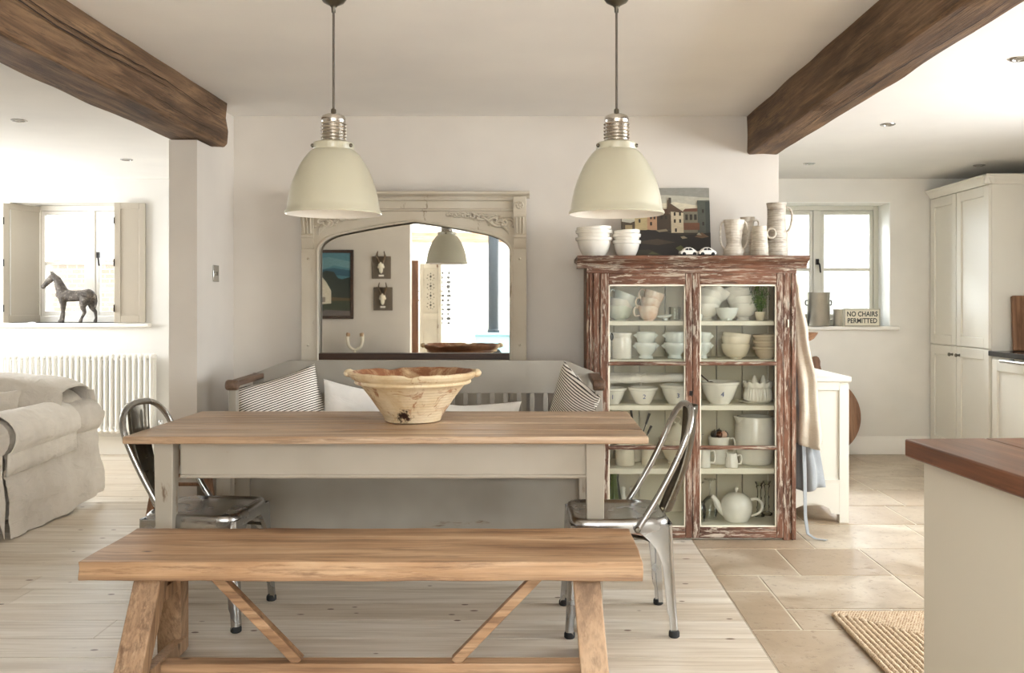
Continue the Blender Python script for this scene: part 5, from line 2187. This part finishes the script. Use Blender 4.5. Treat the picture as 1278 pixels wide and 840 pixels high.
# ------------------------------------------------------------------ aprons hanging on the cabinet side
def drape(name, label, stations, depth, mat, seed, folds=5, hang=None):
    """stations: (z, x centre, half width in x, half width in y)"""
    t = MB()
    N = 72
    n = 46

    def at(z):
        for a, b in zip(stations, stations[1:]):
            if b[0] <= z <= a[0]:
                q = (a[0] - z) / (a[0] - b[0])
                q = q * q * (3 - 2 * q)
                return [a[i] + (b[i] - a[i]) * q for i in range(1, 5)]
        return stations[-1][1:]
    z0, z1 = stations[0][0], stations[-1][0]

    def fn(u, v):
        z = z0 + (z1 - z0) * u
        xc, yc, hx, hy = at(z)
        a = 2 * PI * v
        f_ = 1 + (.22 * math.sin(folds * a + seed + 2.2 * nz(u * 2, seed, 0)) + .14 * nz(math.cos(a) * 2 + seed, math.sin(a) * 2, u * 4)) * min(1, .25 + u * 1.1)
        zz = z + (u > .9) * .012 * math.sin(2 * a + seed)
        return (xc + hx * math.cos(a) * f_, yc + hy * math.sin(a) * f_, zz)
    t.grid(fn, n, N, False, True)
    o = t.build(name, mat, solid=.003, sharp=80)
    return tag(o, label, 'apron', 'aprons on the cabinet side')


A1 = drape('apron', 'oatmeal linen apron hanging on the right side of the glazed cabinet',
           [(1.425, 1.425, 5.15, .012, .02), (1.33, 1.432, 5.15, .022, .045), (1.1, 1.452, 5.14, .040, .075), (.8, 1.478, 5.13, .058, .10), (.49, 1.492, 5.12, .068, .11)], .1, APRON, 1.0, 5)
A2 = drape('apron', 'longer grey blue apron hanging below the oatmeal one',
           [(1.20, 1.415, 5.16, .010, .03), (.9, 1.43, 5.17, .02, .07), (.6, 1.475, 5.16, .055, .09), (.25, 1.505, 5.15, .075, .10)], .1, APRONG, 3.4, 4)
m = MB()


def strap(u, v):
    pts = [(1.445, 5.03, .50), (1.448, 5.02, .30), (1.447, 5.01, .12), (1.455, 4.99, .03), (1.49, 4.97, .008), (1.545, 4.95, .004)]
    i = min(len(pts) - 2, int(u * (len(pts) - 1)))
    q = u * (len(pts) - 1) - i
    p = Vector(pts[i]).lerp(Vector(pts[i + 1]), q)
    return (p.x + (v - .5) * .024 * (1 - .3 * u), p.y + (v - .5) * .012, p.z + .004 * u * math.sin(v * PI))


m.grid(strap, 40, 5)
m.build('apron_string', APRONG, A2, solid=.002, sharp=80)
m = MB()
m.tube(smooth([(1.384, 5.15, 1.45), (1.41, 5.15, 1.448), (1.43, 5.15, 1.432), (1.428, 5.15, 1.45)]), .004, 8)
m.build('hook', IRON, A1)

# ------------------------------------------------------------------ cream cupboard in the kitchen
KX0, KX1, KY0, KY1 = 1.405, 1.80, 5.565, 6.15
KY0 = 5.36
t = thing('low_cupboard', 'low cream painted cupboard with a shaped plinth behind the hanging aprons', 'cupboard', (KX0, KY0, 0))
w_ = KX1 - KX0
d_ = .70
m = MB()
m.box(-.0, w_ + .012, -.014, d_, .815, .845)
m.build('top', KITL, t, bevel=.005)
m = MB()
m.box(.0, w_, .012, d_, .10, .815)
m.build('carcass', KITL, t)
m = MB()
m.box(0, .045, 0, .03, 0, .80)
m.box(w_ - .055, w_, 0, .05, 0, .80)
m.box(.045, w_ - .055, 0, .014, .765, .815)
m.prism([(.045, .245), (.045, .05), (.075, .055), (.09, .085), (.12, .10), (.19, .115), (.25, .10), (.28, .085), (.295, .055), (w_ - .055, .05), (w_ - .055, .245)], 0, .014, 'y')
m.prism([(.045, .24), (w_ - .055, .24), (w_ - .055, .25), (.045, .25)], -.004, .014, 'y')
m.build('face_frame', KITL, t, bevel=.002)
m = MB()
m.box(w_ - .04, w_, d_ - .05, d_, 0, .1)
m.build('back_foot', KITL, t)
t = thing('wooden_compote', 'turned brown wooden bowl on a stem standing on the cream cupboard', 'bowl', (px(1001, 5.7), 5.7, .845))
m = MB()
m.lathe([(0, .001), (.05, 0), (.052, .008), (.02, .02), (.014, .06), (.02, .08), (.014, .10), (.016, .17), (.03, .182), (.07, .205), (.092, .238), (.096, .244), (.09, .244), (.06, .212), (0, .195)], 40)
m.build('bowl', CHOPW, t)
for s_ in (-1, 1):
    m = MB()
    m.sphere((s_ * .03, -.03, .13), .012, 10)
    m.build('bead', CHOPW, t)
# big round bread board leaning on the far wall
o = MB()
rr_ = .325
pts = []
for i in range(64):
    a = R(90 + 13) + (2 * PI - R(26)) * i / 63
    pts.append((rr_ * math.cos(a), rr_ + rr_ * math.sin(a)))
pts += [(.055, .665), (.042, .70), (.034, .74), (.038, .775), (.030, .805), (.012, .82), (-.012, .82), (-.030, .805), (-.038, .775), (-.034, .74), (-.042, .70), (-.055, .665)]
o.prism(pts, -.012, .012, 'y')
b_ = o.build('bread_board', CHOPW, None, (px(1030, 7.66), 7.66, .012), (R(-7), R(-4), 0), bevel=.005)
tag(b_, 'huge round wooden bread board with a handle leaning on the far kitchen wall', 'chopping board')

# ------------------------------------------------------------------ things on the kitchen window sill
SZ = RW[2] + .0005
YS = 7.80
t = thing('enamel_tin', 'tall pale grey lidless tin with side loops on the kitchen sill', 'tin', (px(1021.5, YS), YS, SZ))
m = MB()
m.lathe([(0, .001), (.088, 0), (.091, .004), (.091, .272), (.094, .276), (.094, .284), (.089, .284), (.087, .27), (.087, .01), (0, .008)], 40)
m.build('body', steel('dull_zinc', (196, 192, 182), .4, .12), t)
for s_ in (-1, 1):
    m = MB()
    m.tube(smooth([(s_ * .09, 0, .215), (s_ * .108, 0, .21), (s_ * .108, 0, .18), (s_ * .09, 0, .175)]), .005, 8)
    m.build('loop_handle', IRON, t)
m = MB()
m.lathe([(0, .001), (.043, 0), (.045, .003), (.045, .132), (.047, .136), (.045, .14), (.04, .138), (.04, .01), (0, .008)], 32)
o = m.build('small_tin', plaster('putty_tin', (196, 188, 172), .4), None, (px(1047, 7.84), 7.84, SZ))
tag(o, 'small putty coloured tin pot beside the lettered block', 'tin')
t = thing('lettered_sign', 'cream block sign reading NO CHAIRS PERMITTED on the kitchen sill', 'sign', (px(1075.5, 7.74), 7.74, SZ))
m = MB()
m.box(-.150, .150, -.012, .03, 0, .146)
m.build('block', plaster('sign_cream', (226, 220, 200), .5), t, bevel=.003)
m = MB()
for b in ((-.146, .146, .140, .143), (-.146, .146, .003, .006), (-.146, -.143, .006, .14), (.143, .146, .006, .14)):
    m.box(b[0], b[1], -.0130, -.0118, b[2], b[3])
m.build('border', INK, t)
for txt, z_ in (('NO CHAIRS', .100), ('PERMITTED', .044)):
    cu = bpy.data.curves.new('lettering', 'FONT')
    cu.body = txt
    cu.align_x = 'CENTER'
    cu.align_y = 'CENTER'
    cu.size = .0565
    cu.offset = .0012
    cu.space_character = 1.03
    cu.extrude = .0006
    tmp = bpy.data.objects.new('lettering', cu)
    COL.objects.link(tmp)
    me = bpy.data.meshes.new_from_object(tmp.evaluated_get(bpy.context.evaluated_depsgraph_get()))
    bpy.data.objects.remove(tmp)
    me.materials.clear()
    me.materials.append(INK)
    o = bpy.data.objects.new('lettering', me)
    COL.objects.link(o)
    o.parent = t
    o.location = (0, -.0125, z_)
    o.rotation_euler = (R(90), 0, 0)
    o.scale = (.84, 1, 1)

# ------------------------------------------------------------------ tall kitchen cupboards and base units on the right
FX = 3.31


def kdoor(parent, y0, y1, z0, z1, knob=None, name='door'):
    """framed door in the plane x = 0 of its parent, facing -x"""
    st = .075
    m = MB()
    m.box(-.020, 0, y0, y0 + st, z0, z1)
    m.box(-.020, 0, y1 - st, y1, z0, z1)
    m.box(-.020, 0, y0 + st, y1 - st, z0, z0 + st)
    m.box(-.020, 0, y0 + st, y1 - st, z1 - st, z1)
    m.box(-.008, 0, y0 + st, y1 - st, z0 + st, z1 - st)
    d = m.build(name, KITP, parent, bevel=.0025)
    if knob:
        k = MB()
        k.lathe([(.012, 0), (.009, .006), (.007, .014), (.012, .022), (.015, .028), (.012, .035), (0, .037)], 18, M=Matrix.Translation((-.02, knob[0], knob[1])) @ Matrix.Rotation(-PI / 2, 4, 'Y'))
        k.build('knob', STEELD, d)
    return d


t = thing('tall_cupboard', 'pair of tall cream panelled kitchen cupboards in the far right corner', 'cupboard', (FX, 0, 0))
m = MB()
m.box(.0, .58, 6.765, 7.775, .0, 2.14)
m.build('carcass', KITP, t)
m = MB()
m.prism([(0, 2.135), (-.022, 2.135), (-.026, 2.15), (-.05, 2.185), (-.062, 2.192), (-.062, 2.205), (0, 2.205)], 6.72, 7.775, 'y')
m.prism([(6.765, 2.135), (6.742, 2.135), (6.738, 2.15), (6.722, 2.185), (6.715, 2.192), (6.715, 2.205), (6.765, 2.205)], -.062, .58, 'x')
m.box(0, .58, 6.765, 7.775, 2.14, 2.205)
m.build('cornice', KITP, t, bevel=.002)
kdoor(t, 7.30, 7.77, .935, 2.13, None)
kdoor(t, 6.77, 7.29, .935, 2.13, None)
kdoor(t, 7.30, 7.77, .10, .925, (7.355, .862))
kdoor(t, 6.77, 7.29, .10, .925, (7.235, .862))
t = thing('base_cupboard', 'cream panelled base cupboard under the black worktop', 'cupboard', (FX, 0, 0))
m = MB()
m.box(.0, .58, 4.9, 6.755, .0, .88)
m.build('carcass', KITP, t)
kdoor(t, 6.14, 6.72, .10, .86, (6.20, .80))
kdoor(t, 5.54, 6.12, .10, .86, (6.05, .80))
kdoor(t, 4.92, 5.52, .10, .86, None)
m = MB()
m.box(FX - .03, FX + .59, 4.88, 6.757, .885, .922)
o = m.build('worktop', BLACKTOP, bevel=.004)
tag(o, 'glossy black worktop against the side of the tall cupboards', 'worktop')
m = MB()
yy0, yy1 = 5.2, 6.46
m.tube([(FX - .085, yy0, .865), (FX - .085, yy1, .865)], .013, 12)
for q in (yy0 + .05, yy1 - .05):
    m.tube([(FX - .085, q, .865), (FX - .02, q, .87)], .010, 8)
o = m.build('towel_rail', CHROME)
o.parent = t
o.location = (-FX, 0, 0)
m = MB()
m.box(-.02, .32, -.018, .018, 0, .40)
o = m.build('chopping_board', CHOPW, None, (px(1268, 6.7) + .0, 6.70, .923), (R(-4), 0, 0), bevel=.012, seg=3)
tag(o, 'old wooden chopping board standing on the black worktop', 'chopping board')

# ------------------------------------------------------------------ kitchen island in the near right corner
t = thing('kitchen_island', 'kitchen island with oiled dark wood top and painted boarded side', 'island', (.977, 2.47, 0), R(3.45))
m = MB()
for i in range(4):
    m.box(.22 * i + (.0 if i == 0 else .0004), .22 * (i + 1) - .0004, -1.9, 0, .862, .909, tone=random.random())
m.build('worktop', ISLW, t, bevel=.005, seg=3)
m = MB()
m.box(.036, .85, -1.86, -.036, .0, .862)
m.build('body', ISLP, t)
m = MB()
m.box(.03, .036, -1.86, -.036, 0, .10)
m.build('plinth', ISLP, t)

# ------------------------------------------------------------------ braided rug
rg = Mat('jute_braid', (176, 152, 124), .95, spec=.1)
q1 = rg.noise(rg.vec(), 60, 3)
q2 = rg.wave(rg.vec((1, 1, 0), (0, 0, R(45))), 40, 3, 2, 'X')
rg.color(rg.mix(rg.bw(q2, .35, .7), rg.ramp(q1, [(.35, (150, 122, 94)), (.55, (186, 162, 134)), (.7, (212, 192, 166))]), (206, 186, 160)))
rg.bump(q2, .4, .004)
t = MB()
RXc, RYc = 1.19 + .55, 3.79 - .62
hx, hy = .55, .62
k = 0
while k < 24:
    d = .011 + k * .0225
    a, b = hx - d, hy - d
    if a < .01:
        break
    pts = []
    rc = max(.004, .03 - d * .2)
    for cx, cy, a0 in ((a - rc, b - rc, 0), (-(a - rc), b - rc, 90), (-(a - rc), -(b - rc), 180), (a - rc, -(b - rc), 270)):
        for q in range(5):
            an = R(a0 + q * 22.5)
            pts.append((cx + rc * math.cos(an), cy + rc * math.sin(an), .010))
    # subdivide the straight runs and give them the bumps of a braid
    fine = []
    for i in range(len(pts)):
        p, q_ = Vector(pts[i]), Vector(pts[(i + 1) % len(pts)])
        n_ = max(1, int((q_ - p).length / .012))
        for j in range(n_):
            fine.append(p.lerp(q_, j / n_))
    rad = [.0112 * (1 + .10 * math.sin(i * 1.57 + k)) for i in range(len(fine))]
    t.tube(fine, rad, 7, True)
    k += 1
o = t.build('braided_rug', rg.m, None, (RXc, RYc, 0), None, sharp=80)
o.scale = (1, 1, .8)
tag(o, 'rectangular braided jute rug on the stone floor beside the island', 'rug')

# ------------------------------------------------------------------ what the mirror shows: the wall and room behind the camera
RWY = -.3
VS = F / (2 * MY - RWY)          # pixels per metre of that wall as seen in the mirror


def mx(x, Y):
    return (x - 670) * (2 * (MY + .0115) - Y) / F


def mz(y, Y):
    return EYE - (y - 378) * (2 * (MY + .0115) - Y) / F


t = thing('framed_painting', 'dark framed landscape with a white house under a stormy sky, seen in the mirror', 'painting', (mx(388, RWY), RWY + .004, mz(398, RWY)), PI)
t.location.x = mx(441.5, RWY)
wP, hP = .56, mz(312, RWY) - mz(398, RWY)
m = MB()
fw = .036
for b in ((0, wP, 0, fw), (0, wP, hP - fw, hP), (0, fw, fw, hP - fw), (wP - fw, wP, fw, hP - fw)):
    m.box(b[0], b[1], -.03, 0, b[2], b[3])
m.build('frame', DARKW, t, bevel=.004)
sky = [((84, 134, 150), rect(0, 0, 1, 1)), ((112, 156, 164), [(0, .75), (.4, .8), (.8, .7), (1, .78), (1, .9), (.5, .93), (0, .86)]), ((46, 92, 112), [(0, .62), (.5, .66), (1, .58), (1, .70), (.4, .76), (0, .72)]),
       ((44, 54, 46), [(0, .20), (1, .20), (1, .60), (.8, .62), (.6, .72), (.4, .70), (.3, .60), (.2, .58), (0, .62)]),
       ((58, 66, 48), rect(0, 0, 1, .26)), ((96, 80, 54), [(0, .24), (.55, .24), (.5, .30), (0, .28)]), ((104, 96, 92), [(0, 0), (.9, 0), (.6, .10), (0, .08)]),
       ((226, 218, 196), [(.82, .18), (.46, .20), (.46, .40), (.58, .54), (.68, .62), (.82, .60)]), ((150, 140, 128), rect(.60, .22, .68, .30))]
c_ = canvas('canvas', wP - 2 * fw + .004, hP - 2 * fw + .004, [(c, [(1 - u, v_) for u, v_ in p][::-1]) if False else (c, p) for c, p in sky], .012, t)
c_.location = (fw - .002, -.018, fw - .002)
# skull plaques
bone = Mat('old_bone', (232, 224, 204), .6).m
horn = Mat('dark_antler', (96, 78, 58), .6).m
for (xa, xb, ya, yb, lb) in ((464.5, 488, 320, 348, 'upper antler trophy on a grey wooden plaque, seen in the mirror'), (466.5, 490, 358.5, 387.5, 'lower antler trophy on a grey wooden plaque, seen in the mirror')):
    x0, x1 = mx(xa, RWY), mx(xb, RWY)
    z0, z1 = mz(yb, RWY), mz(ya, RWY)
    t = thing('antler_trophy', lb, 'trophy', ((x0 + x1) / 2, RWY + .002, (z0 + z1) / 2), PI, 'antler trophies on the rear wall')
    m = MB()
    m.box(-(x1 - x0) / 2, (x1 - x0) / 2, -.02, 0, -(z1 - z0) / 2, (z1 - z0) / 2)
    m.build('plaque', plaster('plaque_grey', (112, 102, 90), .7), t, bevel=.004)
    m = MB()
    m.sphere((0, -.045, .018), .036, 14, 0, (1, .7, 1.25))
    m.sphere((0, -.045, -.028), .026, 12, 0, (.95, .7, 1.7))
    for s_ in (-1, 1):
        m.sphere((s_ * .026, -.045, .004), .017, 10)
    m.build('skull', bone, t)
    for s_ in (-1, 1):
        m = MB()
        m.tube(smooth([(s_ * .016, -.045, .045), (s_ * .034, -.055, .09), (s_ * .046, -.05, .14), (s_ * .036, -.045, .19)]), [.017 - .0008 * i for i in range(16)], 8)
        m.tube([(s_ * .036, -.055, .10), (s_ * .062, -.085, .14)], [.012, .004], 6)
        m.build('antler', horn, t)
    m = MB()
    m.box(-.03, .03, -.0225, -.02, -.105, -.085)
    m.build('paper_tag', ENAMW, t)
# sideboard with a horn ornament
t = thing('sideboard', 'dark wooden sideboard against the wall seen in the mirror', 'sideboard', (-2.0, -.08, 0))
m = MB()
m.box(-.55, .47, -.215, .2, .64, .67)
m.build('top', DARKW, t, bevel=.004)
m = MB()
m.box(-.52, .44, -.205, .18, .22, .64)
m.build('carcass', DARKW, t, bevel=.004)
for x in (-.50, .42):
    for y_ in (-.18, .15):
        m = MB()
        m.bar((x, y_, .22), (x, y_, 0), .05, .05, (0, 1, 0), 0, .035, .035)
        m.build('leg', DARKW, t)
for s_ in (0, 1):
    m = MB()
    m.box(-.51 + .475 * s_, -.045 + .475 * s_, .18, .195, .24, .62)
    d = m.build('door', DARKW, t, bevel=.004)
    m = MB()
    m.sphere((-.075 + .06 * s_, .205, .44), .014, 10)
    m.build('knob', IRON, d)
HYo = -.12
t = thing('horn_ornament', 'pale U shaped horn ornament with rusty tips, seen low in the mirror', 'ornament', (mx(443, HYo), HYo, .671))
m = MB()
hz = mz(416, HYo) - .671
m.lathe([(0, 0), (.04, 0), (.042, .012), (.012, .02), (.010, .05), (0, .05)], 20)
m.build('base', bone, t)
hp = [(-.078, 0, hz), (-.086, 0, hz * .72), (-.07, 0, hz * .42), (-.03, 0, hz * .26), (0, 0, hz * .23), (.03, 0, hz * .26), (.07, 0, hz * .42), (.086, 0, hz * .72), (.078, 0, hz)]
sp_ = smooth(hp)
m = MB()
m.tube(sp_, [.014 + .009 * abs(i / (len(sp_) - 1) * 2 - 1) for i in range(len(sp_))], 10)
m.build('horn', bone, t)
for s_ in (-1, 1):
    m = MB()
    m.tube([(s_ * .081, 0, hz * .86), (s_ * .078, 0, hz * 1.0), (s_ * .077, 0, hz * 1.02)], [.0235, .0235, .017], 10)
    m.build('tip', Mat('rusty_tip', (172, 140, 108), .6).m, t)
# pierced cream screen and its dark post beside the opening
PY = -.62
t = thing('pierced_screen', 'old cream screen panel with pierced lozenges standing in the opening, seen in the mirror', 'screen', ((mx(524, PY) + mx(551, PY)) / 2, PY, 0), PI)
hw_ = (mx(551, PY) - mx(524, PY)) / 2
zt = mz(329, PY)
scp = worn_paint('screen_paint', (226, 218, 200), (150, 106, 72), .66, 18, .6, 2)
m = MB()
st = .045
for b in ((-hw_, -hw_ + st, 0, zt), (hw_ - st, hw_, 0, zt), (-hw_ + st, hw_ - st, zt - .06, zt), (-hw_ + st, hw_ - st, .0, .1), (-hw_ + st, hw_ - st, mz(399, PY), mz(393, PY) + .02)):
    m.box(b[0], b[1], -.018, .018, b[2], b[3])
m.build('frame', scp, t, bevel=.003)
m = MB()
m.box(-hw_ + st, hw_ - st, -.006, .006, .1, mz(399, PY))
m.box(-hw_ + st, hw_ - st, -.006, .006, mz(393, PY) + .02, zt - .06)
m.build('panel', scp, t)
m = MB()
zc0, zc1 = mz(393, PY) + .06, zt - .10
for r_ in range(4):
    zc = zc0 + (zc1 - zc0) * (r_ + .5) / 4
    for dx, dz, s_ in ((0, 0, .018), (0, .035, .010), (0, -.035, .010), (.035, .02, .009), (-.035, .02, .009), (.04, -.02, .009), (-.04, -.02, .009), (.025, -.045, .006), (-.025, -.045, .006)):
        m.prism([(dx - s_ * .8, zc + dz), (dx, zc + dz - s_), (dx + s_ * .8, zc + dz), (dx, zc + dz + s_)], -.0068, .0068, 'y')
m.build('piercing', INK, t)
m = MB()
m.box(-.04, .04, -.035, .035, 0, mz(325, PY))
o = m.build('oak_post', wood('rough_post', (70, 46, 32), (112, 76, 54), (140, 104, 78), 2, .7), None, (mx(518, PY), PY, 0), None, bevel=.006)
tag(o, 'rough brown wooden post at the wall end, seen in the mirror', 'post')
# poster with rows of small black specimens
BY = -4.170
t = thing('specimen_poster', 'white poster with rows of small black shapes on the boarded wall, seen in the mirror', 'poster', (mx(563, BY), BY, mz(408, BY)), PI)
pw, ph = .62, mz(336, BY) - mz(408, BY)
m = MB()
m.box(0, pw, -.004, 0, 0, ph)
m.build('sheet', ENAMW, t)
m = MB()
rr = random.Random(9)
for r_ in range(12):
    for c_ in range(6):
        x = .04 + c_ * (pw - .12) / 5 + rr.uniform(-.01, .01)
        z = .06 + r_ * (ph - .12) / 11
        m.sphere((x, -.004, z), .026, 8, 0, (rr.uniform(.6, 1.5), .1, rr.uniform(.6, 1.3)))
m.build('printed_shapes', INK, t)
# log stove with its flue
STY = -3.45
sxc = mx(616, STY)
t = thing('log_stove', 'pale blue log stove with a tall dark flue, seen in the mirror', 'stove', (sxc, STY, 0), PI)
stb = Mat('pale_blue_enamel', (150, 192, 206), .35).m
stz = mz(415, STY)
m = MB()
m.box(-.27, .27, -.20, .2, .16, stz - .035)
m.build('body', stb, t, bevel=.01)
m = MB()
m.box(-.30, .30, -.23, .22, stz - .035, stz)
m.build('top_plate', stb, t, bevel=.008)
m = MB()
m.prism([(-.19, .24), (.19, .24), (.19, .56), (.12, .63), (-.12, .63), (-.19, .56)], -.225, -.20, 'y')
d = m.build('door', stb, t, bevel=.006)
m = MB()
m.prism([(-.13, .29), (.13, .29), (.13, .53), (.09, .58), (-.09, .58), (-.13, .53)], -.23, -.224, 'y')
m.build('door_glass', INK, d)
m = MB()
m.tube([(.205, -.235, .38), (.205, -.235, .50)], .010, 8)
m.build('handle', CHROME, d)
for x in (-.22, .22):
    for y_ in (-.15, .15):
        m = MB()
        m.bar((x, y_, .16), (x * 1.08, y_ * 1.08, 0), .05, .05, (0, 1, 0), 0, .03, .03)
        m.build('leg', stb, t)
m = MB()
m.lathe([(.082, stz), (.082, 1.9), (.082, 2.897)], 32)
m.lathe([(.095, stz), (.095, stz + .04), (.082, stz + .05)], 32)
m.build('flue', Mat('blued_steel_flue', (44, 50, 55), .5, .2).m, t)
